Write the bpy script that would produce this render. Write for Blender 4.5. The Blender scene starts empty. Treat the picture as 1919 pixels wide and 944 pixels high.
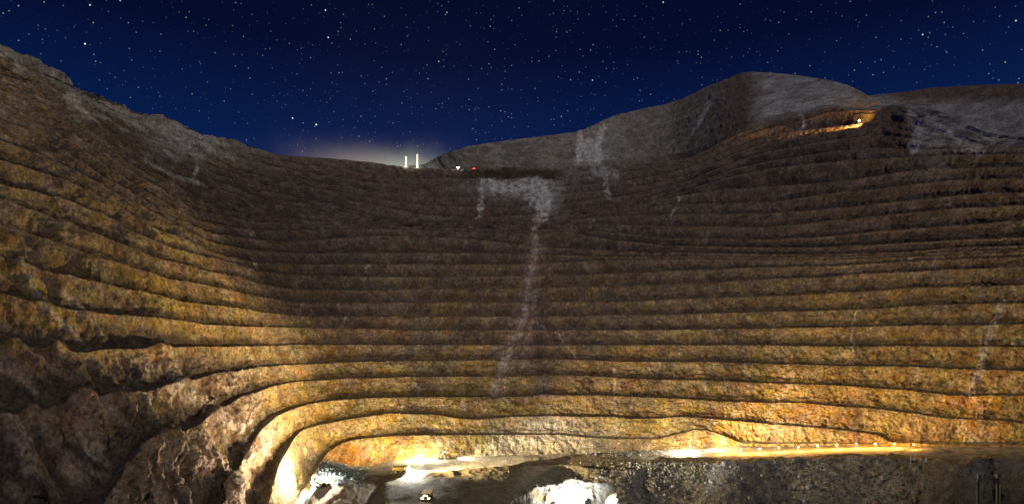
import bpy, bmesh, math, random
import numpy as np
from mathutils import Vector, Matrix

# ------------------------------------------------------------------ camera, sky, exposure
SC = bpy.context.scene
COL = SC.collection
W, H = 1919.0, 944.0
CX, CY, FPX = 959.5, 640.0, 1150.0           # the photograph's optical axis row (horizon) and focal length in its pixels

cam_d = bpy.data.cameras.new("camera")
cam = bpy.data.objects.new("camera", cam_d)
COL.objects.link(cam)
cam.location = (0, 0, 0)
cam.rotation_euler = (math.radians(90), 0, 0)
cam_d.sensor_width = 36.0
cam_d.lens = 36.0 * FPX / W
cam_d.shift_y = (CY - H / 2) / W
cam_d.clip_start = 0.5
cam_d.clip_end = 20000
SC.camera = cam
SC.view_settings.view_transform = 'Standard'
SC.view_settings.look = 'None'
SC.view_settings.exposure = 0.0
SC.view_settings.gamma = 1.0
SC.cycles.use_denoising = True
SC.cycles.max_bounces = 3
SC.cycles.diffuse_bounces = 2
SC.cycles.sample_clamp_indirect = 3.0


def px_dir(x, y):
    v = Vector(((x - CX) / FPX, 1.0, (CY - y) / FPX))
    return v.normalized()


def make_world():
    w = bpy.data.worlds.new("World")
    SC.world = w
    w.use_nodes = True
    nt = w.node_tree
    nt.nodes.clear()
    N, L = nt.nodes.new, nt.links.new
    out = N('ShaderNodeOutputWorld')
    bg = N('ShaderNodeBackground')
    tc = N('ShaderNodeTexCoord')
    sep = N('ShaderNodeSeparateXYZ')
    L(tc.outputs['Generated'], sep.inputs[0])

    def math_(op, a, b=None, clamp=False):
        n = N('ShaderNodeMath'); n.operation = op; n.use_clamp = clamp
        for i, v in enumerate((a, b)):
            if v is None: continue
            if isinstance(v, (int, float)): n.inputs[i].default_value = v
            else: L(v, n.inputs[i])
        return n.outputs[0]

    def mixc(f, a, b, mode='MIX'):
        n = N('ShaderNodeMix'); n.data_type = 'RGBA'; n.blend_type = mode
        if isinstance(f, (int, float)): n.inputs[0].default_value = f
        else: L(f, n.inputs[0])
        for i, v in ((6, a), (7, b)):
            if isinstance(v, tuple): n.inputs[i].default_value = v
            else: L(v, n.inputs[i])
        return n.outputs[2]
    # night gradient: deep navy overhead, bluer towards the horizon
    ramp = N('ShaderNodeValToRGB')
    L(sep.outputs[2], ramp.inputs[0])
    e = ramp.color_ramp.elements
    e[0].position = 0.0; e[0].color = (0.0030, 0.026, 0.145, 1)
    e[1].position = 0.62; e[1].color = (0.0012, 0.0022, 0.011, 1)
    m = e.new(0.25); m.color = (0.0022, 0.0155, 0.088, 1)
    m = e.new(0.42); m.color = (0.0017, 0.0042, 0.026, 1)
    base = ramp.outputs[0]

    # sky glow of the works beyond the rim
    def glow(px, py, power, squash):
        d = px_dir(px, py)
        mp = N('ShaderNodeVectorMath'); mp.operation = 'SUBTRACT'
        L(tc.outputs['Generated'], mp.inputs[0]); mp.inputs[1].default_value = d
        sc = N('ShaderNodeVectorMath'); sc.operation = 'MULTIPLY'
        L(mp.outputs[0], sc.inputs[0]); sc.inputs[1].default_value = (1, 1, squash)
        ln = N('ShaderNodeVectorMath'); ln.operation = 'LENGTH'
        L(sc.outputs[0], ln.inputs[0])
        q = math_('MULTIPLY', ln.outputs['Value'], power)
        q = math_('MULTIPLY', q, q)
        nz = N('ShaderNodeTexNoise'); nz.inputs['Scale'].default_value = 9; nz.inputs['Detail'].default_value = 5
        L(tc.outputs['Generated'], nz.inputs['Vector'])
        q = math_('MULTIPLY', q, math_('ADD', math_('MULTIPLY', nz.outputs['Fac'], 2.4), 0.1))
        return math_('EXPONENT', math_('MULTIPLY', q, -1.0))
    col = mixc(math_('MULTIPLY', glow(690, 312, 11.0, 3.6), 0.9), base, (0.25, 0.205, 0.19, 1))
    col = mixc(math_('MULTIPLY', glow(765, 318, 20, 2.4), 0.75), col, (0.42, 0.45, 0.36, 1))
    col = mixc(math_('MULTIPLY', glow(790, 290, 5.0, 1.0), 0.025), col, (0.10, 0.085, 0.13, 1))
    # stars: two densities
    def stars(scale, radius, power, gain):
        v = N('ShaderNodeTexVoronoi'); v.voronoi_dimensions = '3D'; v.feature = 'F1'
        v.inputs['Scale'].default_value = scale
        v.inputs['Randomness'].default_value = 1.0
        L(tc.outputs['Generated'], v.inputs['Vector'])
        d = math_('DIVIDE', v.outputs['Distance'], radius * scale)
        core = math_('SUBTRACT', 1.0, d, clamp=True)
        s = N('ShaderNodeSeparateColor'); L(v.outputs['Color'], s.inputs[0])
        br = math_('POWER', s.outputs[0], power)
        tint = mixc(s.outputs[1], (0.75, 0.84, 1, 1), (1, 0.93, 0.82, 1))
        val = math_('MULTIPLY', math_('MULTIPLY', core, br), gain)
        return mixc(1.0, tint, mul_rgb(val), 'MULTIPLY')

    def mul_rgb(val):
        c = N('ShaderNodeCombineColor')
        for i in range(3): L(val, c.inputs[i])
        return c.outputs[0]
    s1 = stars(66, 0.00110, 8.0, 5.0)
    s2 = stars(200, 0.00085, 4.2, 0.66)
    s3 = stars(330, 0.00085, 2.6, 0.13)
    col = mixc(1.0, col, s1, 'ADD')
    col = mixc(1.0, col, s2, 'ADD')
    L(col, bg.inputs[0])
    bg.inputs[1].default_value = 1.0
    L(bg.outputs[0], out.inputs[0])


make_world()


def sun(name, energy, color, az, elev, angle):
    l = bpy.data.lights.new(name, 'SUN'); l.energy = energy; l.color = color; l.angle = math.radians(angle)
    o = bpy.data.objects.new(name, l); COL.objects.link(o)
    a, e = math.radians(az), math.radians(elev)
    v = Vector((-math.sin(a) * math.cos(e), -math.cos(a) * math.cos(e), -math.sin(e)))
    o.rotation_euler = v.to_track_quat('-Z', 'Y').to_euler()
    return o


sun("moon", 0.62, (1.0, 0.90, 0.80), 150, 40, 0.5)


# ------------------------------------------------------------------ noise
def _hash(ix, iy, iz, seed):
    h = (ix.astype(np.uint32) * np.uint32(374761393) + iy.astype(np.uint32) * np.uint32(668265263)
         + iz.astype(np.uint32) * np.uint32(2147483647) + np.uint32((seed * 974711) & 0xffffffff))
    h = (h ^ (h >> np.uint32(13))) * np.uint32(1274126177)
    h = (h ^ (h >> np.uint32(16))) * np.uint32(2246822519)
    h = h ^ (h >> np.uint32(15))
    return (h & np.uint32(0xffff)).astype(np.float32) / np.float32(32767.5) - 1.0


def vnoise(p, seed=0):
    p = p.astype(np.float32)
    f = np.floor(p); i = f.astype(np.int64); t = p - f
    t = t * t * t * (t * (t * 6 - 15) + 10)
    x0, y0, z0 = i[..., 0], i[..., 1], i[..., 2]
    tx, ty, tz = t[..., 0], t[..., 1], t[..., 2]

    def c(a, b, d): return _hash(x0 + a, y0 + b, z0 + d, seed)
    a = c(0, 0, 0) * (1 - tx) + c(1, 0, 0) * tx
    b = c(0, 1, 0) * (1 - tx) + c(1, 1, 0) * tx
    q = a * (1 - ty) + b * ty
    a = c(0, 0, 1) * (1 - tx) + c(1, 0, 1) * tx
    b = c(0, 1, 1) * (1 - tx) + c(1, 1, 1) * tx
    r = a * (1 - ty) + b * ty
    return q * (1 - tz) + r * tz


def fbm(p, scale, octv=3, seed=0, gain=0.5, stretch=(1, 1, 1)):
    p = p / (np.array(stretch, np.float32) * scale)
    s = 0; a = 1.0
    for o in range(octv):
        s = s + a * vnoise(p, seed + o * 17)
        p = p * 2.03 + 11.7; a *= gain
    return s


def ss(a, b, x):
    t = np.clip((x - a) / (b - a), 0, 1)
    return t * t * (3 - 2 * t)


# ------------------------------------------------------------------ materials
def new_mat(name):
    m = bpy.data.materials.new(name); m.use_nodes = True
    nt = m.node_tree
    b = nt.nodes.get('Principled BSDF')
    b.inputs['Specular IOR Level'].default_value = 0.15
    return m, nt, b


def rock_material(name, tex=(0.4, 1.75), bump=1.0, fine=1.0, rough=0.95):
    """vertex-painted rock colour (the kind of rock, with painted light and shade) broken up by grain at three sizes, with bump"""
    m, nt, b = new_mat(name)
    N, L = nt.nodes.new, nt.links.new
    at = N('ShaderNodeVertexColor'); at.layer_name = 'rock_colour'
    geo = N('ShaderNodeNewGeometry')

    def noise(scale, det=4, rough_=0.6, stretch=None):
        n = N('ShaderNodeTexNoise'); n.inputs['Scale'].default_value = scale
        n.inputs['Detail'].default_value = det; n.inputs['Roughness'].default_value = rough_
        if stretch:
            mp = N('ShaderNodeMapping'); mp.inputs['Scale'].default_value = stretch
            L(geo.outputs['Position'], mp.inputs[0]); L(mp.outputs[0], n.inputs['Vector'])
        else:
            L(geo.outputs['Position'], n.inputs['Vector'])
        return n.outputs['Fac']

    def rng(v, a, b_, c=0.3, d=0.7):
        n = N('ShaderNodeMapRange'); L(v, n.inputs[0])
        n.inputs[1].default_value = c; n.inputs[2].default_value = d
        n.inputs[3].default_value = a; n.inputs[4].default_value = b_
        return n.outputs[0]

    def mul(a, b_):
        n = N('ShaderNodeMath'); n.operation = 'MULTIPLY'
        L(a, n.inputs[0]); L(b_, n.inputs[1]); return n.outputs[0]
    g1 = noise(0.09 * fine, 5, 0.65)
    g2 = noise(0.55 * fine, 5, 0.7)
    g3 = noise(0.34 * fine, 5, 0.65, (1, 1, 0.13))
    v = mul(mul(rng(g1, 0.66, 1.36), rng(g2, tex[0], tex[1])), rng(g3, 0.66, 1.36))
    sc = N('ShaderNodeVectorMath'); sc.operation = 'SCALE'
    L(at.outputs[0], sc.inputs[0]); L(v, sc.inputs['Scale'])
    hs = N('ShaderNodeHueSaturation')
    L(sc.outputs[0], hs.inputs['Color'])
    L(rng(noise(0.06 * fine, 3), 0.475, 0.52), hs.inputs['Hue'])
    L(rng(noise(0.13 * fine, 4), 0.75, 1.2), hs.inputs['Saturation'])
    L(hs.outputs[0], b.inputs['Base Color'])
    b.inputs['Roughness'].default_value = rough
    bp = N('ShaderNodeBump'); bp.inputs['Strength'].default_value = bump
    bp.inputs['Distance'].default_value = 1.7 / fine
    vo = N('ShaderNodeTexVoronoi'); vo.inputs['Scale'].default_value = 0.5 * fine
    L(geo.outputs['Position'], vo.inputs['Vector'])
    ad = N('ShaderNodeMath'); ad.operation = 'ADD'
    g4 = noise(0.8 * fine, 4, 0.6, (1, 1, 0.2))
    av = N('ShaderNodeMath'); av.operation = 'ADD'; L(g2, av.inputs[0]); L(g4, av.inputs[1])
    L(av.outputs[0], ad.inputs[0])
    h2 = N('ShaderNodeMath'); h2.operation = 'MULTIPLY'; h2.inputs[1].default_value = 0.35
    L(vo.outputs['Distance'], h2.inputs[0]); L(h2.outputs[0], ad.inputs[1])
    L(ad.outputs[0], bp.inputs['Height'])
    L(bp.outputs[0], b.inputs['Normal'])
    return m


M_ROCK = rock_material("blasted_rock")
M_DIRT = rock_material("crushed_dirt", tex=(0.7, 1.35), bump=0.6, fine=1.4)
M_GRAVEL = rock_material("gravel", tex=(0.5, 1.7), bump=1.0, fine=2.4)


# ------------------------------------------------------------------ mesh from grids
def grid_object(name, P, C, mat, parent=None, kind=None):
    """P (rows, cols, 3) points, C colours -> one smooth mesh object"""
    r, c = P.shape[:2]
    me = bpy.data.meshes.new(name)
    me.vertices.add(r * c)
    me.vertices.foreach_set('co', P.reshape(-1).astype(np.float32))
    idx = np.arange(r * c).reshape(r, c)
    q = np.stack([idx[:-1, :-1], idx[:-1, 1:], idx[1:, 1:], idx[1:, :-1]], -1).reshape(-1, 4)
    n = len(q)
    me.loops.add(n * 4); me.polygons.add(n)
    me.loops.foreach_set('vertex_index', q.reshape(-1).astype(np.int32))
    me.polygons.foreach_set('loop_start', np.arange(0, n * 4, 4, dtype=np.int32))
    me.polygons.foreach_set('use_smooth', np.ones(n, bool))
    me.update(calc_edges=True)
    a = me.color_attributes.new('rock_colour', 'FLOAT_COLOR', 'POINT')
    c4 = np.ones((r * c, 4), np.float32); c4[:, :3] = np.clip(C.reshape(-1, 3), 0.01, 0.9)
    a.data.foreach_set('color', c4.reshape(-1))
    me.materials.append(mat)
    o = bpy.data.objects.new(name, me)
    COL.objects.link(o)
    if parent: o.parent = parent
    if kind: o['kind'] = kind
    return o


def grid_normals(P):
    du = np.empty_like(P); dv = np.empty_like(P)
    du[:, 1:-1] = P[:, 2:] - P[:, :-2]; du[:, 0] = P[:, 1] - P[:, 0]; du[:, -1] = P[:, -1] - P[:, -2]
    dv[1:-1] = P[2:] - P[:-2]; dv[0] = P[1] - P[0]; dv[-1] = P[-1] - P[-2]
    n = np.cross(du, dv)
    l = np.linalg.norm(n, axis=-1, keepdims=True)
    return n / np.maximum(l, 1e-6)


def smooth1(v, s):
    k = np.exp(-0.5 * (np.arange(-3 * s, 3 * s + 1) / s) ** 2); k /= k.sum()
    return np.convolve(np.pad(v, 3 * s, mode='edge'), k, 'valid')


# ------------------------------------------------------------------ the pit wall: bench crest lines
XS = np.arange(-130, 2052, 1.5)
NX = len(XS)


def line(*pts, s=5):
    a = np.array(pts, float)
    return smooth1(np.interp(XS, a[:, 0], a[:, 1]), s)


# bench crests, lowest first (photo pixels; each crest then gets its own distance and height)
CR = [
 line((-130,1085),(300,1070),(480,1010),(540,960),(560,930),(585,890),(603,861),(615,846),(640,829),(670,822),(705,819),(742,815),(780,815),(850,814),(960,814),(1047,814),(1100,819),(1160,822),(1235,822),(1275,812),(1302,804),(1330,807),(1362,818),(1388,829),(1440,831),(1540,830),(1690,832),(1800,833),(2050,833), s=3),
 line((-130,1060),(300,1035),(480,985),(502,950),(510,910),(518,885),(526,865),(538,845),(550,822),(567,805),(600,795),(645,786),(695,779),(730,774),(817,776),(867,784),(905,785),(960,780),(1047,779),(1135,780),(1185,784),(1235,784),(1272,780),(1335,784),(1397,790),(1440,794),(1502,799),(1565,804),(1615,810),(1647,815),(1660,824),(1675,829),(1800,831),(2050,831), s=2),
 line((-130,1045),(300,1005),(400,975),(425,935),(440,895),(452,868),(465,845),(480,818),(495,800),(507,790),(517,780),(542,769),(580,756),(630,749),(705,744),(960,743),(1035,740),(1135,740),(1185,743),(1285,747),(1360,752),(1440,754),(1502,754),(1565,760),(1640,765),(1690,772),(1752,780),(1790,784),(1865,787),(1920,793),(2050,806), s=2),
 line((-130,1030),(120,985),(190,950),(225,900),(250,867),(277,836),(315,820),(345,808),(375,795),(400,772),(425,760),(450,745),(480,734),(517,721),(555,715),(630,709),(705,707),(830,705),(960,705),(1037,702),(1110,704),(1185,709),(1260,711),(1335,712),(1440,718),(1565,721),(1640,726),(1690,730),(1740,735),(1777,740),(1920,740),(2050,742), s=2),
 line((-130,800),(0,790),(60,775),(130,755),(175,741),(225,739),(275,732),(317,722),(350,717),(400,701),(437,695),(480,688),(530,684),(630,679),(705,677),(960,673),(1027,672),(1110,674),(1185,677),(1335,678),(1440,681),(1565,685),(1690,686),(1765,690),(1920,693),(2050,696), s=3),
 line((-130,648),(0,647),(75,651),(105,655),(130,660),(165,660),(195,655),(300,651),(375,649),(480,648),(555,646),(960,646),(1440,646),(1590,649),(1690,647),(1790,649),(1920,649),(2050,650)),
 line((-130,525),(0,548),(80,570),(162,585),(225,590),(300,596),(350,601),(375,607),(480,612),(605,615),(705,616),(755,619),(960,617.5),(1110,618),(1260,617),(1440,615),(1590,612),(1665,610),(1765,609),(1920,607),(2050,605)),
 line((-130,440),(0,480),(25,487),(55,499),(105,510),(150,519),(200,532),(250,542),(300,552),(337,564),(400,571),(462,579),(480,583),(512,586),(555,592),(705,593),(960,592.5),(1110,591),(1260,589),(1360,586),(1440,584),(1515,582),(1640,578),(1740,571),(1815,569),(1920,567),(2050,563)),
 line((-130,385),(0,420),(40,432),(112,456),(170,477),(205,487),(250,501),(312,521),(375,531),(425,541),(480,554),(517,560),(555,567),(655,567),(960,565.5),(1110,565),(1185,564),(1260,560),(1440,554.5),(1540,550),(1640,544),(1715,539),(1815,536),(1920,534),(2050,528)),
 line((-130,330),(0,371),(25,381),(62,393),(100,408),(200,446),(262,470),(282,480),(350,497),(400,510),(450,519),(480,530),(517,537),(555,542),(680,543),(805,541),(960,540),(1110,536),(1185,536),(1310,530),(1440,522),(1527,520),(1615,512),(1715,509),(1765,504),(1920,500),(2050,492)),
 line((-130,305),(0,345),(75,360),(130,375),(155,385),(207,406),(240,431),(282,448),(312,461),(370,477),(425,489),(480,506),(517,512),(555,516),(680,518),(805,519),(960,516.5),(1110,514),(1185,510),(1310,506),(1440,500),(1560,498),(1700,489),(1920,480),(2050,470)),
 line((-130,255),(0,300),(87,325),(120,338),(185,365),(245,400),(285,425),(325,441),(365,456),(400,474),(480,492),(555,495),(630,495),(960,495),(1110,489),(1200,486),(1335,485),(1440,487),(1560,486),(1700,481),(1920,471),(2050,461)),
 line((-130,215),(0,262),(60,285),(125,312),(190,345),(262,384),(287,398),(325,416),(342,430),(400,454),(480,470),(555,475),(700,474),(960,474),(1110,480),(1200,480),(1335,480),(1440,482),(1560,481),(1700,476),(1920,466),(2050,456)),
 line((-130,178),(0,225),(60,245),(130,290),(180,322),(225,348),(262,366),(280,382),(330,412),(400,438),(480,449),(540,455),(592,450),(705,441),(855,446),(960,456.5),(1020,463),(1110,468),(1200,472),(1335,474),(1440,476.5),(1560,475.5),(1690,472.5),(1740,468),(1800,463),(1920,460),(2050,450)),
 line((-130,145),(0,195),(100,245),(200,312),(280,365),(330,392),(375,413),(430,426),(480,432),(600,431),(700,429),(830,433),(960,438),(1060,434),(1150,450),(1250,460),(1440,464),(1527,464),(1660,457),(1800,449),(1920,445),(2050,436)),
 line((-130,128),(0,178),(100,226),(200,290),(300,355),(375,396),(480,416),(600,422),(755,425),(830,427),(960,433),(1060,428),(1150,436),(1250,446),(1440,449.5),(1540,444),(1660,432),(1815,421),(1920,412),(2050,400)),
 line((-130,118),(0,168),(100,214),(200,278),(300,342),(375,384),(480,404),(600,415),(755,424),(830,423),(960,428),(1060,420),(1150,421),(1250,424),(1440,426),(1500,421),(1550,414),(1712,398),(1800,390),(1880,386),(2050,382)),
 line((-130,110),(0,160),(100,203),(200,266),(300,329),(375,373),(480,392),(600,405),(755,423.4),(830,420),(960,424),(1060,412),(1150,405),(1250,402),(1440,400),(1530,394),(1620,385),(1720,374),(1810,364),(1850,362),(2050,360)),
 line((-130,103),(0,152),(100,192),(200,254),(300,316),(400,351),(480,380),(600,396),(755,423),(830,418),(960,420),(1060,404),(1150,393),(1250,384),(1440,379),(1490,373),(1547,363),(1640,355),(1715,345),(1780,338),(1920,334),(2050,330)),
 line((-130,97),(0,145),(100,182),(200,242),(300,303),(400,337),(480,368),(600,388),(755,422.5),(830,417),(960,416),(1060,402),(1150,391),(1220,379),(1285,365),(1340,357),(1440,349),(1500,346),(1590,338),(1655,327),(1720,318),(1920,312),(2050,308)),
 line((-130,93),(0,138),(100,173),(200,231),(300,290),(400,324),(480,356),(600,377),(755,422),(830,416),(960,410.5),(1020,406),(1095,395),(1172,385),(1220,376),(1285,357),(1320,346),(1380,329),(1440,316),(1560,303),(1650,297),(1740,293),(1920,288),(2050,284)),
 line((-130,90),(0,131),(100,165),(200,221),(300,277),(400,311),(480,343),(600,366),(700,385),(800,404),(902,408),(960,404),(1020,399),(1095,388),(1172,379),(1220,369),(1285,349),(1320,336),(1380,316),(1440,303),(1560,284),(1650,277),(1740,280),(1920,277),(2050,274)),
 line((-130,87),(0,124),(100,157),(200,211),(300,264),(400,298),(480,330),(600,355),(700,372),(800,386),(902,388),(960,388),(1040,384),(1110,374),(1185,365),(1285,341),(1320,327),(1380,302),(1440,285),(1560,262),(1650,252),(1740,266),(1830,274),(2050,272), s=4),
 line((-130,84),(0,116),(100,150),(200,202),(300,252),(400,286),(480,318),(600,342),(700,358),(800,369),(902,371),(960,371),(1042,366),(1100,360),(1180,351),(1240,341),(1300,325),(1380,287),(1440,268),(1560,247),(1650,235),(1740,256),(1830,271),(2050,270), s=4),
 line((-130,81),(0,108),(100,144),(200,194),(300,242),(400,275),(480,307),(600,327),(700,342),(800,350),(902,350),(960,350),(1042,351),(1110,345),(1180,338),(1240,328),(1300,312),(1380,275),(1440,256),(1500,246),(1560,238),(1600,233),(1640,227),(1660,224),(1700,232),(1750,247),(1830,270),(2050,268), s=4),
 line((-130,76),(0,100),(70,128),(140,166),(200,186),(300,231),(400,265),(480,295),(560,308),(650,320),(740,332),(792,335),(960,335),(1045,334),(1110,330),(1180,322),(1240,314),(1300,302),(1380,262),(1440,240),(1500,228),(1540,214),(1575,208),(1600,214),(1640,213),(1670,206),(1700,214),(1760,232),(1850,266),(2050,266), s=3),
 line((-130,20),(-40,60),(0,82),(40,100),(70,113),(110,133),(127,142),(134,157),(190,180),(247,203),(255,209),(300,220),(350,235),(380,251),(400,257),(440,262),(465,275),(520,290),(560,294),(600,296),(650,300),(700,305),(740,311),(790,315),(850,317),(960,320),(1040,321),(1060,312),(1172,309),(1250,303),(1300,293),(1380,252),(1440,230),(1500,218),(1540,205),(1560,202),(1610,207),(1640,206),(1670,198),(1700,201),(1740,215),(1800,238),(1850,258),(1920,264),(2050,264), s=2),
]
NL = len(CR)
# hill above the rim (skyline) and the far dump behind it
SKY1 = line((-130,0),(700,200),(790,313),(805,302),(830,290),(870,276),(900,270),(960,262),(1010,256),(1080,247),(1100,240),(1150,217),(1200,205),(1250,195),(1290,180),(1320,165),(1360,149),(1385,138),(1400,135),(1450,137),(1500,142),(1550,150),(1590,160),(1620,175),(1640,190),(1660,198),(1700,190),(1740,200),(1800,228),(1850,248),(1920,258),(2050,260), s=2)
SKY2 = line((-130,400),(1560,230),(1600,184),(1630,179),(1700,172),(1740,165),(1820,160),(1919,157),(2050,150), s=3)
rim = CR[-1]
SKY1 = np.minimum(SKY1, rim - 0.3)
SKY1 = np.where(XS < 788, rim - 0.3, SKY1)
h = rim - SKY1
HLV = [rim - h * (k / 9.0) for k in range(1, 9)]
SKY2 = np.minimum(SKY2, SKY1 - 0.3)
for i in range(1, NL):                                        # keep the order
    CR[i] = np.minimum(CR[i], CR[i - 1] - 0.25)
FLOOR_TOE = line((-130,1100),(300,1085),(480,1030),(540,985),(565,950),(585,905),(600,866),(615,862),(640,868),(665,874),(695,872),(730,865),(775,858),(835,855.5),(960,852),(1050,850),(1100,848),(1141,846),(1230,843),(1310,839),(1385,834),(1440,837),(1540,834),(1690,835.5),(1800,836.5),(2050,837), s=3)
FLOOR_TOE = np.maximum(FLOOR_TOE, CR[0] + 0.3)
LAYERS = [FLOOR_TOE] + CR + HLV + [SKY1, SKY2]
NT = len(LAYERS)
I_RIM = NL                                                    # index of the rim in LAYERS

YREF = line((-130,250),(0,278),(160,310),(300,350),(400,410),(480,465),(600,545),(760,588),(960,597),(1200,590),(1440,560),(1700,480),(1920,405),(2050,360), s=12)
CSL = line((-130,1.0),(0,1.07),(150,1.22),(300,1.40),(450,1.36),(600,1.28),(1200,1.28),(1440,1.2),(1920,1.1),(2050,1.08), s=12)
al = [(CY - y) / FPX for y in LAYERS]
DEP = []
for i, y in enumerate(LAYERS):
    DEP.append(YREF / np.maximum(1 - CSL * al[i], 0.2))
# the hill stands behind a terrace at the rim, the far dump behind the hill
ext = 190 * ss(790, 880, XS) * (1 - ss(1230, 1420, XS)) + 6
for i in range(I_RIM + 1, NT):
    DEP[i] = DEP[i] + ext
DEP[-1] = DEP[-1] + 120 * ss(1560, 1640, XS)
DEP = np.array(DEP)

CHUTE_PTS = [(1018,340),(1016,400),(1004,455),(1000,500),(990,545),(985,590),(972,630),(950,670),(935,705),(925,740)]
CHUTE_RIGHT = [(1880,568),(1862,610),(1845,645),(1838,690),(1822,740),(1838,790),(1850,830)]
# share of the setback between two crests that is flat ledge
LEDGE = {0: 0.0}
def ledge_frac(i):
    gap = LAYERS[i] - LAYERS[i + 1]
    f = (0.30 + 0.13 * (1 - ss(650, 1000, XS)) if i <= 6 else 0.33) * ss(4, 16, gap)
    if i == 0: f = f * 0.0
    if i >= 7: f = f * (1 + 0.25 * (1 - ss(330, 520, XS)))
    if i == 3: f = f * (1 + 0.25 * np.exp(-((XS - 930) / 230) ** 2))
    if i == 2: f = f * (1 + 0.25 * np.exp(-((XS - 1190) / 130) ** 2))
    if i == 7: f = f * (1 + 0.55 * np.exp(-((XS - 540) / 180) ** 2))
    if i == 6: f = f * (1 + 0.45 * (1 - ss(250, 480, XS)))
    if i == 4: f = f * (1 + 0.2 * (1 - ss(260, 480, XS)))
    if i in (NL - 2,): f = np.where((XS > 1400) & (XS < 1700), 0.55, f)
    if i == I_RIM: f = 0.80 * ss(790, 850, XS) * (1 - ss(1250, 1420, XS)) + 0.1
    if i > I_RIM: f = 0.03 + 0.30 * ss(1060, 1130, XS) * ss(1420, 1370, XS)
    if i == NT - 2: f = np.full(NX, 0.3)
    if i < I_RIM:                                   # debris fans bury the ledges
        ym = float(np.median(LAYERS[i]))
        for pts, w in (CHUTE_PTS, 15), (CHUTE_RIGHT, 12):
            a = np.array(pts, float)
            xc = np.interp(LAYERS[i], a[:, 1], a[:, 0], left=-999, right=-999)
            f = f * (1 - 0.9 * np.exp(-((XS - xc) / w) ** 2))
    if i >= 7 and i < I_RIM:
        rs_ = np.random.RandomState(60 + i)
        for k in range(9):
            f = f * (1 - rs_.uniform(0.4, 0.95) * np.exp(-((XS - rs_.uniform(0, 1919)) / rs_.uniform(6, 26)) ** 2))
    if 1 < i < I_RIM: f = f * (1 + (0.1 if i < 9 else 0.35) * smooth1(np.random.RandomState(i).normal(size=NX), 14) * 5)
    return np.clip(f, 0, 0.82)


def face_rows(i):
    """rows of the face that ends in LAYERS[i]"""
    if i in (3, 4, 5): return 44
    if i in (2, 6): return 30
    if i >= NT - 1: return 24
    if i >= I_RIM + 1: return 7
    return 15


rows_y, rows_Y, rows_t, owner = [], [], [], []          # rows_t: 0..1 on a face, negative on a ledge
def add_row(y, Y, t, own):
    rows_y.append(y); rows_Y.append(Y); rows_t.append(np.full(NX, t)); owner.append(own)


add_row(LAYERS[0], DEP[0], 0.0, 1)
for i in range(0, NT - 1):
    f = ledge_frac(i)
    z0 = al[i] * DEP[i]; z1 = al[i + 1] * DEP[i + 1]
    Yt = DEP[i] + f * (DEP[i + 1] - DEP[i])
    zt = z0 + 0.06 * (z1 - z0) * (f > 0.05)
    nle = 5 if i not in (4, 5, 6) else 9
    if i > 0:
        for s in [0.035] + [k / nle for k in range(1, nle + 1)]:
            Y = DEP[i] + s * (Yt - DEP[i]); z = z0 + s * s * (zt - z0)
            add_row(CY - FPX * z / Y, Y, -s, i + 1)
    n = face_rows(i + 1)
    for s in [k / n for k in range(1, n)] + [0.985, 1.0]:
        # talus at the foot, steep rock above, crest slightly rounded
        q = s
        p = np.interp(s, [0, 0.28, 0.9, 1.0], [0, 0.42, 0.90, 1.0])
        Y = Yt + p * (DEP[i + 1] - Yt); z = zt + q * (z1 - zt)
        add_row(CY - FPX * z / Y, Y, s, i + 1)
# back slope of the last skyline
zl = al[-1] * DEP[-1]
for k, (dy, dz) in enumerate(((25, -6), (120, -30), (600, -160), (3000, -500))):
    Y = DEP[-1] + dy; z = zl + dz
    add_row(CY - FPX * z / Y, Y, -1.0, NT)
RY = np.array(rows_y); RD = np.array(rows_Y); RT = np.array(rows_t); OWN = np.array(owner)
GX = np.broadcast_to(XS, RY.shape)
P = np.stack([(GX - CX) / FPX * RD, RD, (CY - RY) / FPX * RD], -1)

WARP = 4.0 * fbm(P.astype(np.float32), 9, 3, 401) + 1.5 * fbm(P.astype(np.float32), 2.5, 2, 405)


def streak(pts, w):
    """closeness (0..1) to a polyline down the wall"""
    out = np.zeros_like(RY)
    a = np.array(pts, float)
    m = (RY > a[:, 1].min() - 30) & (RY < a[:, 1].max() + 30) & (GX > a[:, 0].min() - 30) & (GX < a[:, 0].max() + 30)
    x, y = (GX + WARP)[m], RY[m]
    best = np.full(x.shape, 1e9)
    for (x0, y0), (x1, y1) in zip(a[:-1], a[1:]):
        dx, dy = x1 - x0, y1 - y0
        t = np.clip(((x - x0) * dx + (y - y0) * dy) / (dx * dx + dy * dy + 1e-9), 0, 1)
        best = np.minimum(best, np.hypot(x - x0 - t * dx, y - y0 - t * dy))
    out[m] = np.exp(-(best / w) ** 2)
    return out


def blob(cx, cy, rx, ry):
    return np.exp(-(((GX - cx) / rx) ** 2 + ((RY - cy) / ry) ** 2))


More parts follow.
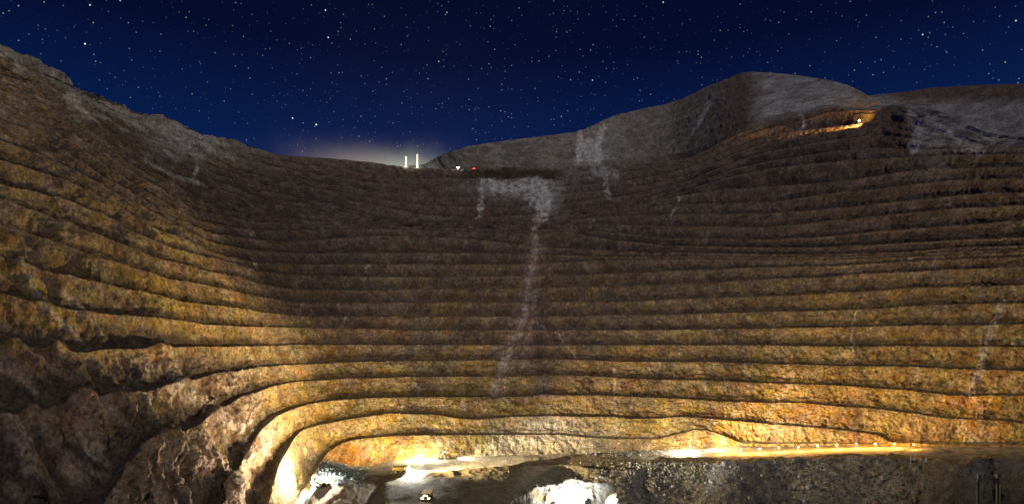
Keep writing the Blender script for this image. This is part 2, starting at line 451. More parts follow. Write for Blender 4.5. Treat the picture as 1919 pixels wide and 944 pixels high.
# ---- relief: blasted faces, gullies, spurs, rubble
Nn = grid_normals(P)
if Nn[len(Nn) // 2, NX // 2, 1] > 0: Nn = -Nn
Q = P.astype(np.float32)
face = np.clip(RT, 0, 1) > 0.001
fa = np.where(face, 1.0, 0.30)
CAPN = ss(70, 0, RY - rim) * (1 - ss(440, 520, GX))
crest_soft = np.where(face, 1 - 0.68 * ss(0.72, 1.0, RT), 1)
d = 1.0 * fbm(Q, 30, 2, 3) + 0.65 * fbm(Q, 8, 2, 9, stretch=(1, 1, 2.6)) + 0.75 * fbm(Q, 3.4, 3, 21, gain=0.6)
flute = np.abs(fbm(Q, 6.0, 3, 31, stretch=(1, 1, 6)))
d = d - 1.2 * flute
LOWL = (1 - ss(430, 560, GX)) * ss(650, 690, RY) * np.where(RT < 0, 0.25, ss(0.0, 0.25, RT))              # near left foreground: broken spurs
spur = 1 - np.abs(fbm(np.stack([Q[..., 0] * 0.9 + Q[..., 2] * 0.75, Q[..., 1] * 1.0 + Q[..., 2] * 0.25, Q[..., 2] * 0.25], -1), 17, 3, 41))
SCREE = ((OWN == 5)[:, None] & (RT > -2)) * (1 - ss(210, 290, GX)) * ss(785, 835, RY - 0.12 * GX)
streaky = fbm(np.stack([Q[..., 0] * 0.5 + Q[..., 2] * 0.6, Q[..., 1], Q[..., 2] * 0.02], -1), 7, 3, 45)
fall = np.stack([Q[..., 0] * 0.5 + Q[..., 2] * 0.6, Q[..., 1], Q[..., 2] * 0.04], -1) + 1.2 * fbm(Q, 15, 2, 53)[..., None]
gully = 4.6 * (0.42 - np.abs(fbm(fall, 15, 2, 55))) + 2.2 * (0.4 - np.abs(fbm(fall, 5, 2, 57)))
d = d * fa * crest_soft * (1 - 0.7 * SCREE) + LOWL * (spur - 0.62) * 0.8 * (1 - 0.9 * SCREE) + LOWL * gully * (1 - 0.8 * SCREE) * (1 - 0.85 * ss(0.72, 1.0, RT)) + LOWL * 1.5 * (0.4 - np.abs(fbm(fall, 2.6, 3, 47))) + LOWL * 0.8 * fbm(Q, 3, 3, 48) * (1 - 0.85 * SCREE) + SCREE * 0.8 * streaky
RIDGED = 1.2 - 0.7 * np.abs(fbm(Q, 9, 3, 49))
for pts, w, amp in [
    ([(20,655),(80,700),(130,735),(185,790),(235,830)], 22, 9), ([(105,655),(150,700),(160,740)], 16, 7),
    ([(0,700),(50,760),(100,830)], 18, 7), ([(0,800),(40,850),(60,944)], 26, 10),
    ([(318,818),(340,850),(395,875),(428,905)], 24, 9), ([(285,835),(262,880),(240,930)], 18, 6),
    ([(300,655),(335,715),(385,760),(440,805),(470,850)], 15, 7), ([(225,740),(245,775)], 20, 5), ([(165,600),(185,635)], 18, 4),
    ([(30,490),(75,560),(120,630)], 16, 4), ([(140,845),(170,870)], 9, 3)]:
    d = d + 0.6 * amp * streak(pts, w * 0.9) * RIDGED
HILL = ss(I_RIM + 0.5, I_RIM + 1.5, OWN)[:, None] * np.ones_like(GX)
dump = HILL * ss(1390, 1440, GX) + ss(1690, 1740, GX) * ss(300, 260, RY) * (1 - HILL)
d = d * (1 - 0.8 * np.clip(dump, 0, 1))
ROUGH_UP = np.exp(-(((GX - 560) / 260) ** 2 + ((RY - 350) / 50) ** 2))
UPPER = ss(480, 420, RY) * (1 - 0.75 * np.clip(dump, 0, 1)) * (1 - 0.5 * HILL)
d = d + ROUGH_UP * 2.0 * fbm(Q, 12, 2, 77) + UPPER * crest_soft * (0.8 * fbm(Q, 14, 3, 81) - 1.6 * np.abs(fbm(Q, 10, 2, 83, stretch=(1, 1, 2.2))) + 0.6)
LEFTW = (1 - ss(380, 500, GX)) * ss(620, 560, RY)
d = d + CAPN * (3.0 * fbm(Q, 22, 3, 87) - 2.0 * np.abs(fbm(Q, 9, 2, 89)))
d = d + LEFTW * 0.45 * fbm(Q, 6, 3, 85)


CHUTE = streak([(1008,455),(1000,500),(990,545),(985,590),(972,630),(950,670),(935,705),(925,740)], 9)
d = d - 2.2 * CHUTE
CONE = np.clip(1 - np.abs(GX - 1020) / np.maximum((RY - 690) * 0.62, 1), 0, 1) * ss(690, 697, RY) * ss(748, 742, RY)
d = d + 1.8 * CONE
P2 = P + Nn * d[..., None]

# ---- kinds of rock (base colours), some light and shade painted in
def rgb(*c): return np.array(c, float)
n1 = fbm(Q, 60, 3, 101); n2 = fbm(Q, 22, 3, 103); n3 = fbm(Q, 9, 2, 107)
C = np.ones(P.shape) * rgb(0.25, 0.195, 0.14)
def lay(mask, col):
    global C
    C = C + np.clip(mask, 0, 1)[..., None] * (rgb(*col) - C)
lay(ss(640, 400, GX) * ss(230, 330, RY), (0.33, 0.235, 0.085))                # ochre left wall
lay(ss(1180, 1500, GX) * ss(480, 600, RY), (0.31, 0.225, 0.11))
lay(ss(640, 760, RY) * ss(380, 560, GX), (0.345, 0.24, 0.072))               # golden lower benches
lay(ss(560, 430, RY) * ss(420, 560, GX), (0.215, 0.155, 0.115))                # grey-brown upper wall
lay(ss(360, 300, RY) * ss(560, 430, GX) * ss(60, 0, RY - rim) , (0.43, 0.40, 0.31))   # cap rock on the left rim, its moonlit tone painted in
lay(blob(345, 265, 60, 26), (0.46, 0.46, 0.42))
# ore stains: bands and vertical runs of differing rock, another draw for each bench
lv_ = np.stack([Q[..., 0], Q[..., 1], np.broadcast_to(OWN[:, None] * 7.3, GX.shape)], -1)
va = fbm(lv_, 34, 3, 411); vb = fbm(lv_, 9, 3, 415); vc = fbm(lv_, 3.2, 2, 419)
onf = (RT > 0) * (1 - 0.7 * HILL)
lay(onf * ss(0.05, 0.55, va) * 0.5 * ss(430, 600, RY), (0.42, 0.27, 0.075))
lay(onf * ss(0.05, 0.55, -va) * 0.50 * ss(420, 520, RY), (0.215, 0.165, 0.125))
lay(onf * ss(0.15, 0.60, vb) * 0.42 * ss(420, 620, RY), (0.42, 0.30, 0.125))
lay(onf * ss(0.15, 0.60, -vb) * 0.50, (0.15, 0.095, 0.05))
lay(onf * ss(0.35, 0.75, vc) * 0.35, (0.46, 0.36, 0.20))
lay(onf * ss(0.25, 0.7, -vc) * 0.30, (0.12, 0.085, 0.055))
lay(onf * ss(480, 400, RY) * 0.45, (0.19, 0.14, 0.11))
SHADE = (ss(0, 30, RY - (rim + 22 + 45 * ss(250, 60, XS) + 25 * ss(200, 330, XS) * ss(480, 400, XS))) * ss(40, 100, GX)
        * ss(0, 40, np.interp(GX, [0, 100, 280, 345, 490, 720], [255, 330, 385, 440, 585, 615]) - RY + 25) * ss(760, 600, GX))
lay(SHADE * 0.8, (0.105, 0.078, 0.068))  # shade over the upper-left wall painted into the rock colour
lay(HILL * (1 - ss(1300, 1400, GX)), (0.34, 0.31, 0.235))
lay(HILL * ss(1300, 1180, GX) * 0.6, (0.42, 0.42, 0.39))
lay(HILL * ss(1060, 1085, GX) * ss(1150, 1125, GX) * ss(225, 290, RY) * 0.6, (0.66, 0.66, 0.63))
lay(dump, (0.50, 0.51, 0.52))
lay(HILL * ss(1640, 1700, GX) * ss(200, 178, RY), (0.24, 0.17, 0.12))
lay(ss(1700, 1790, GX) * ss(286, 310, RY) * ss(430, 390, RY), (0.27, 0.20, 0.12))
lay(LOWL * (0.5 + n1) * 0.55, (0.27, 0.165, 0.10))                             # reddish broken ground
lay(LOWL * ss(0.1, 0.6, n2) * 0.5, (0.36, 0.25, 0.16))
lay(LOWL * ss(0.1, 0.7, -n1) * 0.6, (0.36, 0.30, 0.11))
lay(blob(350, 885, 70, 45) * 0.7, (0.44, 0.27, 0.16))                          # pink outcrop
lay(blob(90, 710, 75, 60) * 0.7, (0.34, 0.17, 0.12))
lay(blob(660, 850, 40, 26) * (RY > 815) * 0.8, (0.42, 0.17, 0.05))
lay(ss(0.05, 0.6, n2) * ss(560, 700, RY) * 0.4, (0.43, 0.30, 0.11))
lay(ss(0.1, 0.7, -n2) * 0.4, (0.20, 0.13, 0.07))
lay(ss(0.25, 0.8, n1) * ss(500, 640, RY) * 0.35, (0.40, 0.22, 0.06))
lay(blob(1040, 830, 160, 40) * ss(1200, 1100, GX) * ss(880, 930, GX) * 0.8, (0.50, 0.47, 0.36))  # pale clay at the foot
lay(blob(1030, 795, 45, 14) * 0.6, (0.52, 0.52, 0.46))
lay(blob(1470, 815, 60, 30) * 0.4, (0.48, 0.40, 0.30))
lay(blob(1820, 765, 40, 40) * 0.6, (0.52, 0.26, 0.07))
lay((1 - ss(470, 530, GX)) * ss(640, 700, RY) * (RT < 0.3) * 0.65, (0.125, 0.105, 0.095))     # dark scree
lay(SCREE * 0.85, (0.135, 0.115, 0.10))
lay(SCREE * ss(0.1, 0.7, streaky) * 0.5, (0.24, 0.20, 0.16))
lay(ss(1.0, 0.5, RT) * (RT < 0) * 0.6 * ss(480, 560, GX), (0.15, 0.125, 0.10))                 # ledge dirt, with the shade on the ledges painted in
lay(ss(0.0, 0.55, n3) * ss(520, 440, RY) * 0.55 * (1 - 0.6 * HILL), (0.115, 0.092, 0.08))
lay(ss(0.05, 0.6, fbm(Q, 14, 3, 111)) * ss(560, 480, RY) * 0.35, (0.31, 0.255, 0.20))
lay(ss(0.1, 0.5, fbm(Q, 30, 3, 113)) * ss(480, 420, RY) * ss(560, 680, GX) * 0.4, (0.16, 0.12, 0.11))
lay(ss(0.0, 0.5, fbm(Q, 11, 3, 117)) * LEFTW * 0.5, (0.17, 0.115, 0.05))
talus_shade = ss(0.40, 0.24, RT + 0.22 * fbm(Q, 13, 2, 119))                          # dark talus plus painted toe shade at the foot of each face
lay(talus_shade * (1 - ss(420, 560, GX)) * ss(240, 330, RY) * 0.75, (0.085, 0.062, 0.045))
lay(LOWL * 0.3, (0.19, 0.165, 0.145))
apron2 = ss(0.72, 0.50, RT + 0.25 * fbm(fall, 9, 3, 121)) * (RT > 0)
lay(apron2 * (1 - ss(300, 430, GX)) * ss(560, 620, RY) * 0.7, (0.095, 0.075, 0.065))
lay(talus_shade * ss(560, 480, RY) * ss(400, 500, GX) * 0.55 * (1 - HILL), (0.09, 0.072, 0.065))  # toe shade painted in to bring out the upper bench lines
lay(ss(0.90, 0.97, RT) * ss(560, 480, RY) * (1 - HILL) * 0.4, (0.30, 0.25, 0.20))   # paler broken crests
lay(streaky * 1.2 * LOWL * (RT > 0), (0.40, 0.31, 0.22))
lay(-streaky * 0.9 * LOWL * (RT > 0), (0.14, 0.105, 0.08))
lay((RT < 0) * (1 - ss(430, 560, GX)) * ss(600, 640, RY) * 0.75, (0.10, 0.083, 0.075))  # dark ledge dirt, deepened with the shade lying on the ledges
lay(blob(538, 885, 22, 50) * 0.85, (0.38, 0.33, 0.19))  # alcove face painted paler for the white lamp glare
lay(blob(505, 800, 25, 22) * 0.5, (0.52, 0.46, 0.28))
capedge = 26 + 16 * ss(330, 200, GX) * ss(60, 160, GX) + 14 * n2 + 10 * n3
lay(ss(10, -6, RY - rim - capedge) * ss(470, 400, GX) * 0.85 * (0.75 + 0.5 * n3), (0.52, 0.48, 0.37))  # rim cap painted paler for the moonlight on it
lay(blob(340, 268, 62, 30) * 0.7 * (0.8 + n3), (0.56, 0.56, 0.52))
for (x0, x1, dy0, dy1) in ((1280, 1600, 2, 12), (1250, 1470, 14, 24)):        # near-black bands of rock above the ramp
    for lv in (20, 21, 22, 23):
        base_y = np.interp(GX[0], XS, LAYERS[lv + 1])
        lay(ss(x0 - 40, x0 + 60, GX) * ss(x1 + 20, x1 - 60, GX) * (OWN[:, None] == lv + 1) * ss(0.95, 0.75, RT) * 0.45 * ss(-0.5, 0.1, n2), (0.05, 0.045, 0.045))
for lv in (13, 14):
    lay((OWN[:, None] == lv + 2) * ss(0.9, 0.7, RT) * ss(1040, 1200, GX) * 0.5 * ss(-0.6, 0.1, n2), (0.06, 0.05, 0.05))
lay(blob(1025, 610, 48, 120) * 0.45, (0.30, 0.18, 0.135))
lay(streak([(1005,460),(990,545),(975,600),(955,660),(935,735)], 17) * 0.6, (0.42, 0.31, 0.25))
lay(streak([(1000,545),(1012,620),(1018,700)], 12) * 0.5, (0.12, 0.10, 0.095))
fr = 0.3 + 0.75 * ss(-0.55, 0.15, fbm(Q, 5, 3, 131, stretch=(1, 1, 2.5)))        # how far the pale wash covers
pale = (0.84, 0.84, 0.83)
for pts, w, a in [
    ([(1008,340),(1018,365),(1022,385),(1016,400)], 13, 0.9), ([(985,342),(1000,372)], 14, 0.6),
    ([(905,322),(903,350),(903,375),(898,405)], 4, 0.75), ([(920,338),(925,355)], 9, 0.5),
    ([(1006,405),(1003,430),(1004,455)], 6, 0.7), ([(1008,458),(1000,500),(990,545),(985,590),(972,630),(950,670),(935,705),(925,735)], 6, 0.6), ([(1000,470),(992,540),(984,590),(968,635),(948,675),(930,720)], 3.5, 0.6), ([(1000,545),(1003,590),(990,640),(975,690)], 5, 0.4), ([(985,590),(960,640),(940,690)], 5, 0.5),
    ([(1085,250),(1088,275),(1083,300)], 6, 0.9), ([(1132,238),(1122,262),(1120,300)], 6, 0.9), ([(1105,270),(1108,300)], 10, 0.6),
    ([(1135,330),(1138,355),(1140,372)], 4, 0.5), ([(1150,325),(1120,320)], 10, 0.4),
    ([(1272,370),(1268,388),(1258,402)], 2, 0.6), ([(1500,215),(1507,232),(1500,250)], 2.2, 0.7), ([(1330,190),(1310,230),(1290,262)], 2.5, 0.5),
    ([(1880,568),(1862,610),(1845,645),(1838,690),(1820,735)], 7, 0.7), ([(1830,690),(1812,735)], 3, 0.5), ([(1838,690),(1842,735)], 3, 0.5),
    ([(1605,582),(1598,612),(1598,640),(1607,672)], 2.2, 0.6), ([(1830,745),(1838,790),(1855,830)], 6, 0.5), ([(1800,790),(1830,830)], 8, 0.5),
    ([(1005,600),(1020,615)], 1.5, 0.7), ([(1040,620),(1058,640)], 1.5, 0.7), ([(1068,650),(1080,672)], 1.8, 0.6),
    ([(1148,690),(1150,720),(1155,760),(1152,785),(1157,812)], 2.5, 0.5), ([(1310,690),(1318,712),(1325,745)], 2.5, 0.4),
    ([(872,750),(868,778)], 5, 0.5), ([(1705,215),(1725,240),(1712,280)], 9, 0.5), ([(1740,225),(1790,255),(1840,285)], 8, 0.45),
    ([(370,300),(365,330)], 3, 0.5), ([(275,300),(330,330),(380,345)], 4, 0.35),
    ([(320,690),(345,740),(400,775),(440,800)], 9, 0.5), ([(40,490),(70,560),(150,640)], 5, 0.45), ([(115,545),(170,600),(185,630)], 7, 0.4),
    ([(120,845),(165,880),(230,905)], 5, 0.35), ([(60,760),(120,800)], 5, 0.35), ([(155,830),(180,860)], 4, 0.4)]:
    lay(ss(0.25, 0.75, streak(pts, w * 1.25)) * fr * a * (0.25 + 0.75 * (RT > 0.02)), pale if pts[0][1] < 400 else (0.62, 0.53, 0.44))
rs_ = np.random.RandomState(77)
for k in range(70):                                   # small spills below the crests
    lv = rs_.randint(1, 21); x0 = rs_.uniform(420, 1910); jj = int(np.searchsorted(XS, x0))
    y0 = LAYERS[lv][jj]; y1 = LAYERS[lv - 1][jj]
    if y1 - y0 < 9: continue
    lay(ss(0.3, 0.8, streak([(x0, y0), (x0 + rs_.uniform(-6, 6), y0 + (y1 - y0) * rs_.uniform(0.5, 1.0))], rs_.uniform(1.2, 3.6))) * (OWN[:, None] == lv) * rs_.uniform(0.2, 0.6), (0.55, 0.48, 0.38))
lay(blob(965, 350, 70, 17) * ss(333, 337, RY) * 1.0 * fr, (0.72, 0.71, 0.68))
lay(blob(1022, 372, 20, 26) * 1.0 * fr, (0.82, 0.84, 0.84))
lay(blob(1100, 325, 60, 14) * 0.4 * fr, (0.45, 0.46, 0.46))
lay(blob(1750, 315, 40, 22) * 0.4, (0.33, 0.33, 0.32))
lay(CONE * 0.9, (0.14, 0.125, 0.12))
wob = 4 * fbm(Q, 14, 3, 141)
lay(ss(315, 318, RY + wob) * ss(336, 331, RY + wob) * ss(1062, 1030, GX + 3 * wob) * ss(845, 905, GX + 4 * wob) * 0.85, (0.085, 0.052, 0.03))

wall = bpy.data.objects.new("pit_wall", None); COL.objects.link(wall)
wall['kind'] = 'structure'; wall['label'] = 'benched open pit wall'
hill = bpy.data.objects.new("hill", None); COL.objects.link(hill)
hill['kind'] = 'structure'
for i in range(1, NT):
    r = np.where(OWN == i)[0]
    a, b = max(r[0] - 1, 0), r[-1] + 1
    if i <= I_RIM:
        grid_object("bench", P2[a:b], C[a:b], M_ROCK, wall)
    else:
        grid_object("hill_slope", P2[a:b], C[a:b], M_ROCK, hill)

# ------------------------------------------------------------------ pit floor, berm, spoil banks
z_floor = P[0, :, 2]; Y_toe = DEP[0]
zf = smooth1(z_floor, 25)


def at_z(y, z): return -z * FPX / (y - CY)


F1 = line((-130,1120),(480,1060),(540,1010),(565,965),(590,915),(610,903),(640,904),(668,898),(690,890),(720,887),(805,886.5),(855,881),(900,877),(955,873),(985,866),(1050,858),(1071,853),(1141,851),(1220,862),(1238,858),(1331,858),(1345,861),(1440,858.5),(1500,856),(1560,854),(1600,852.5),(1690,854),(1740,859),(1795,866),(1812,867),(1826,858),(1850,856),(2050,852), s=4)
F1 = np.maximum(F1, LAYERS[0] + 3)
F2 = line((-130,1130),(480,1070),(540,1020),(565,975),(590,930),(610,916),(640,911),(668,906),(690,895),(720,889),(800,886),(812,884),(855,880),(900,876),(955,872),(985,865),(1050,856.5),(1071,851),(1089,851),(1141,847.5),(1200,860),(1220,860),(1238,855),(1266,856.5),(1331,856),(1345,860),(1440,857.5),(1500,855),(1560,853),(1600,851.5),(1690,853),(1740,858),(1795,865),(1812,866),(1826,857),(1850,855),(2050,851), s=2)
F3 = line((-130,1150),(480,1100),(540,1060),(565,1020),(590,975),(610,950),(640,940),(660,930),(680,935),(700,915),(720,897),(800,897),(855,890),(900,887),(955,882),(985,877),(1060,876),(1110,882),(1180,884),(1220,874),(1290,869),(1345,867),(1440,859.5),(1500,857),(1560,855),(1600,853.5),(1690,855),(1740,860),(1795,867),(1812,868),(1826,859),(1850,857),(2050,853), s=4)
F4 = line((-130,1160),(480,1120),(540,1080),(565,1045),(590,1000),(610,975),(640,960),(660,948),(680,965),(700,930),(720,905),(800,903),(855,891),(900,886),(955,879),(985,873),(1050,869),(1081,872),(1110,879),(1180,882),(1220,872),(1290,867.5),(1345,866),(1440,860),(1500,857.5),(1560,855.5),(1600,854),(1690,856),(1740,861),(1795,868),(1812,869),(1826,860),(1850,858),(2050,854), s=4)
Y1 = np.minimum(at_z(F1, zf), DEP[0] - 4)
Y1 = smooth1(Y1, 6)
Y2 = Y1 - 3.5
Y3 = np.minimum(Y2 - 7, at_z(F3, zf - 5)); Y3 = smooth1(Y3, 6)
Y4 = Y3 - 9
k5 = np.interp(XS, [500, 880, 1000, 1150, 2050], [0.80, 0.76, 0.83, 0.868, 0.872])
F5 = F4 * 0 + 1015; F5 = np.maximum(F5, F4 + 12)
Y5 = Y4 * k5
F6 = F5 + 250; Y6 = Y5 * 0.72
GL = [(LAYERS[0], DEP[0]), (F1, Y1), (F2, Y2), (F3, Y3), (F4, Y4), (F5, Y5), (F6, Y6)]
GN = [0, 46, 5, 12, 6, 90, 12]
gy, gY, gseg = [GL[0][0]], [GL[0][1]], [0]
for j in range(1, len(GL)):
    (ya, Ya), (yb, Yb) = GL[j - 1], GL[j]
    za, zb = (CY - ya) / FPX * Ya, (CY - yb) / FPX * Yb
    for k in range(1, GN[j] + 1):
        s = k / GN[j]
        Y = Ya + s * (Yb - Ya)
        sz = s if j != 1 else s
        z = za + sz * (zb - za)
        gy.append(CY - FPX * z / Y); gY.append(Y); gseg.append(j)
gy = np.array(gy); gY = np.array(gY); gseg = np.array(gseg)
gx = np.broadcast_to(XS, gy.shape)
PF = np.stack([(gx - CX) / FPX * gY, gY, (CY - gy) / FPX * gY], -1)
QF = PF.astype(np.float32)
NF = grid_normals(PF)
if NF[20, NX // 2, 2] < 0: NF = -NF
G5 = (gseg >= 5)[:, None] * np.ones_like(gx)
mound = np.isin(gseg, (2, 3, 4))[:, None] * np.ones_like(gx)
df = 0.35 * fbm(QF, 9, 3, 201) + 0.10 * fbm(QF, 2.2, 2, 205)
df = df + mound * (0.5 + 0.7 * ss(1330, 1400, gx)) * (1.0 * fbm(QF, 7, 3, 211) + 0.15 * fbm(QF, 1.5, 2, 215))
df = df + G5 * (1.3 * fbm(QF, 14, 3, 221) + 0.45 * fbm(QF, 3, 2, 225) + 0.28 * fbm(QF, 1.1, 2, 231)) * (0.12 + 0.88 * ss(1000, 1150, gx))
ALC = (1 - ss(650, 720, gx)) * ss(1.5, 2.5, gseg)[:, None]
df = df + ALC * (1.6 * fbm(QF, 8, 3, 241))
df[0] = 0
df[1:4] *= 0.3
# wheel ruts along the floor road
trk = (gseg == 1)[:, None] * ss(700, 760, gx)
df = df - trk * 0.12 * np.abs(np.sin(PF[..., 1] * 1.1 + 1.5 * vnoise(QF / 25, 251)))
PF2 = PF + NF * df[..., None]
CF = np.ones(PF.shape) * rgb(0.27, 0.225, 0.15)
def layf(mask, col):
    global CF
    CF = CF + np.clip(mask, 0, 1)[..., None] * (rgb(*col) - CF)
m1 = fbm(QF, 18, 3, 301); m2 = fbm(QF, 5, 3, 305)
layf(trk * 0.8, (0.40, 0.365, 0.28))
layf(trk * ss(0.2, 0.7, np.abs(np.sin(PF[..., 1] * 0.55 + m1 * 1.5))) * 0.3, (0.22, 0.19, 0.14))
layf(trk * ss(1180, 1320, gx) * 0.5, (0.40, 0.30, 0.17))
layf(mound, (0.17, 0.135, 0.085))
layf(mound * ss(1320, 1360, gx), (0.36, 0.25, 0.11))
layf(G5, (0.30, 0.29, 0.255))
m3 = fbm(QF, 45, 3, 309)
layf(G5 * ss(0.0, 0.6, m3) * 0.45, (0.085, 0.078, 0.070))
layf(G5 * ss(1650, 1740, gx) * 0.6, (0.17, 0.125, 0.075))
layf(G5 * np.exp(-(((gx - 1860) / 70) ** 2 + ((gy - 876) / 14) ** 2)) * 0.8, (0.21, 0.205, 0.20))
layf(G5 * ss(0.1, 0.7, m1) * 0.5, (0.11, 0.10, 0.09))
layf(G5 * ss(1190, 1090, gx) * 0.85, (0.30, 0.27, 0.175))  # patch lightened to make up for missing light above the mound
layf(G5 * ss(1000, 960, gx) * 0.8, (0.165, 0.145, 0.095))  # left bank darkened to offset the lamp spill there
layf(G5 * ss(900, 760, gx) * ss(0.0, 0.6, np.sin((gx - 760) * 0.09 + (gy - 900) * 0.05 + m1)) * 0.4, (0.17, 0.145, 0.10))
layf(G5 * ss(0.1, 0.6, m2) * 0.4, (0.22, 0.20, 0.16))
layf(ALC, (0.30, 0.235, 0.15))
layf((gseg == 1)[:, None] * (1 - ss(665, 700, gx)), (0.14, 0.18, 0.19))  # alcove rubble tinted blue, the cold lamp light painted in
layf(np.exp(-(((gx - 590) / 40) ** 2 + ((gy - 915) / 16) ** 2)) * 0.8, (0.45, 0.42, 0.35))     # pool of lamp light painted pale on the alcove ground
a, b = np.where(gseg <= 1)[0][[0, -1]]
grid_object("pit_floor", PF2[a:b + 1], CF[a:b + 1], M_DIRT, None, 'structure')
c, e = np.where((gseg >= 2) & (gseg <= 4))[0][[0, -1]]
grid_object("earth_berm", PF2[b:e + 1], CF[b:e + 1], M_DIRT, None, 'structure')
grid_object("gravel_bank", PF2[e:], CF[e:], M_GRAVEL, None, 'structure')


def ground_point(x, y, grid=None, dp=None):
    """world point of the floor sheets seen at a photo pixel"""
    j = int(np.clip(np.searchsorted(XS, x), 0, NX - 1))
    col = CY - FPX * PF2[:, j, 2] / PF2[:, j, 1]
    best = None
    for k in range(len(col) - 1, 0, -1):
        y0, y1 = col[k], col[k - 1]
        if min(y0, y1) <= y <= max(y0, y1):
            best = PF2[k, j] + (PF2[k - 1, j] - PF2[k, j]) * ((y - y0) / (y1 - y0 + 1e-9))
            break
    if best is None:
        best = PF2[np.argmin(np.abs(col - y)), j]
    return Vector(best)


# ------------------------------------------------------------------ near ground, spoil mound
def sheet(name, pts_rows, mat, colour, amp, sc, sub=1, kind='structure', nseed=900, rock=None):
    A = np.array(pts_rows, float)                              # (rows, cols, 3)
    def dens(A, ax, n):
        m = A.shape[ax]
        t = np.linspace(0, m - 1, (m - 1) * n + 1); i = np.minimum(t.astype(int), m - 2); f = t - i
        a = np.take(A, i, ax); b = np.take(A, i + 1, ax)
        sh = [1, 1, 1]; sh[ax] = len(t)
        f = f.reshape(sh)
        return a + f * (b - a)
    A = dens(dens(A, 0, sub), 1, sub)
    n = grid_normals(A)
    q = A.astype(np.float32)
    dd = amp * (fbm(q, sc, 3, nseed) + 0.45 * fbm(q, sc / 4, 2, nseed + 7))
    A = A + n * dd[..., None]
    c = np.ones(A.shape) * np.array(colour)
    if rock is not None:
        m = ss(0.0, 0.6, fbm(q, sc * 1.2, 2, nseed + 13))[..., None]
        c = c + m * (np.array(rock) - c)
    return grid_object(name, A, c, mat, None, kind), A


xs = np.linspace(-40, 60, 26)
rows = []
for Y, z in ((-30, -1.7), (-5, -1.7), (2, -1.75), (8, -3.0), (14, -4.75), (17.2, -5.0), (19, -8.5), (30, -30), (60, -75)):
    rows.append([(x, Y, z - 0.002 * abs(x - 14)) for x in xs])
sheet("ground", rows, M_GRAVEL, (0.17, 0.15, 0.12), 0.05, 1.2, 3, rock=(0.12, 0.11, 0.09))

mc = np.array([(948,960),(958,938),(970,931),(985,926),(1000,914),(1006,909),(1020,911),(1028,907),(1045,906),(1060,899),(1075,895),(1085,898),(1100,901),(1112,903),(1130,903.5),(1141,906),(1148,914),(1158,924),(1160,934),(1168,950),(1180,985)], float)
mx = np.linspace(948, 1180, 60); my = np.interp(mx, mc[:, 0], mc[:, 1])
MYC = 336.0
def mpt(x, Y, z): return ((x - CX) / FPX * MYC, Y, z)
zc = (CY - my) / FPX * MYC
rows = []
for k in range(5): rows.append([mpt(x, MYC + 26 - 6 * k, z - 22 + 4.6 * k) for x, z in zip(mx, zc)])
rows.append([mpt(x, MYC, z) for x, z in zip(mx, zc)])
for k in range(1, 9):
    s = k / 8
    rows.append([mpt(x, MYC - 7 * s - 2.0 * math.sin(x * 0.11) * math.sin(3.1 * s), z + (-99 - z) * s) for x, z in zip(mx, zc)])
rows.append([mpt(x, MYC - 20, -99.5) for x in mx])
rows.append([mpt(x, MYC - 34, -100) for x in mx])
rows.append([mpt(x, MYC - 60, -135) for x in mx])
_, MOUND = sheet("spoil_mound", rows, M_DIRT, (0.44, 0.41, 0.33), 0.9, 5, 5, nseed=940, rock=(0.50, 0.40, 0.24))

# ------------------------------------------------------------------ object helpers
def paint(name, col, rough=0.55, metal=0.0, dirt=(0.30, 0.24, 0.16), amount=0.45):
    m, nt, b = new_mat(name)
    N, L = nt.nodes.new, nt.links.new
    tc = N('ShaderNodeTexCoord')
    n = N('ShaderNodeTexNoise'); n.inputs['Scale'].default_value = 1.3; n.inputs['Detail'].default_value = 6
    L(tc.outputs['Object'], n.inputs['Vector'])
    r = N('ShaderNodeMapRange'); L(n.outputs['Fac'], r.inputs[0])
    r.inputs[1].default_value = 0.42; r.inputs[2].default_value = 0.68; r.inputs[4].default_value = amount
    mx_ = N('ShaderNodeMix'); mx_.data_type = 'RGBA'
    L(r.outputs[0], mx_.inputs[0]); mx_.inputs[6].default_value = (*col, 1); mx_.inputs[7].default_value = (*dirt, 1)
    L(mx_.outputs[2], b.inputs['Base Color'])
    b.inputs['Roughness'].default_value = rough; b.inputs['Metallic'].default_value = metal
    return m


def glow_mat(name, col, strength):
    m, nt, b = new_mat(name)
    b.inputs['Base Color'].default_value = (0.8, 0.8, 0.8, 1)
    b.inputs['Emission Color'].default_value = (*col, 1); b.inputs['Emission Strength'].default_value = strength
    return m


M_YEL = paint("machine_yellow", (0.62, 0.38, 0.04)); M_ORG = paint("machine_orange", (0.55, 0.22, 0.03))
M_BLK = paint("rubber", (0.02, 0.02, 0.02), 0.9, amount=0.35); M_STEEL = paint("steel", (0.22, 0.22, 0.21), 0.5, 0.4)
M_DARK = paint("dark_metal", (0.045, 0.047, 0.04), 0.6, 0.2, amount=0.25); M_WHT = paint("white_paint", (0.72, 0.72, 0.70))
M_GRN = paint("grey_green_paint", (0.20, 0.27, 0.22)); M_GLS = paint("cab_glass", (0.03, 0.04, 0.05), 0.08, amount=0.1)
M_PALE = paint("pale_plastic", (0.70, 0.71, 0.66), 0.4, amount=0.2); M_LIME = paint("yellow_plastic", (0.62, 0.60, 0.12), 0.4, amount=0.2)
M_OLIVE = paint("olive_reflective", (0.45, 0.50, 0.24), 0.4, amount=0.2); M_WOOD = paint("weathered_timber", (0.07, 0.055, 0.045), 0.9)
G_WHITE = glow_mat("lit_lamp_white", (0.92, 0.96, 1.0), 60); G_WARM = glow_mat("lit_lamp_warm", (1.0, 0.82, 0.5), 40)
G_RED = glow_mat("lit_lamp_red", (1.0, 0.03, 0.02), 14); G_AMB = glow_mat("lit_lamp_amber", (1.0, 0.55, 0.06), 1.4)
G_PIL = glow_mat("lit_pillar", (1.0, 0.93, 0.70), 1.25)


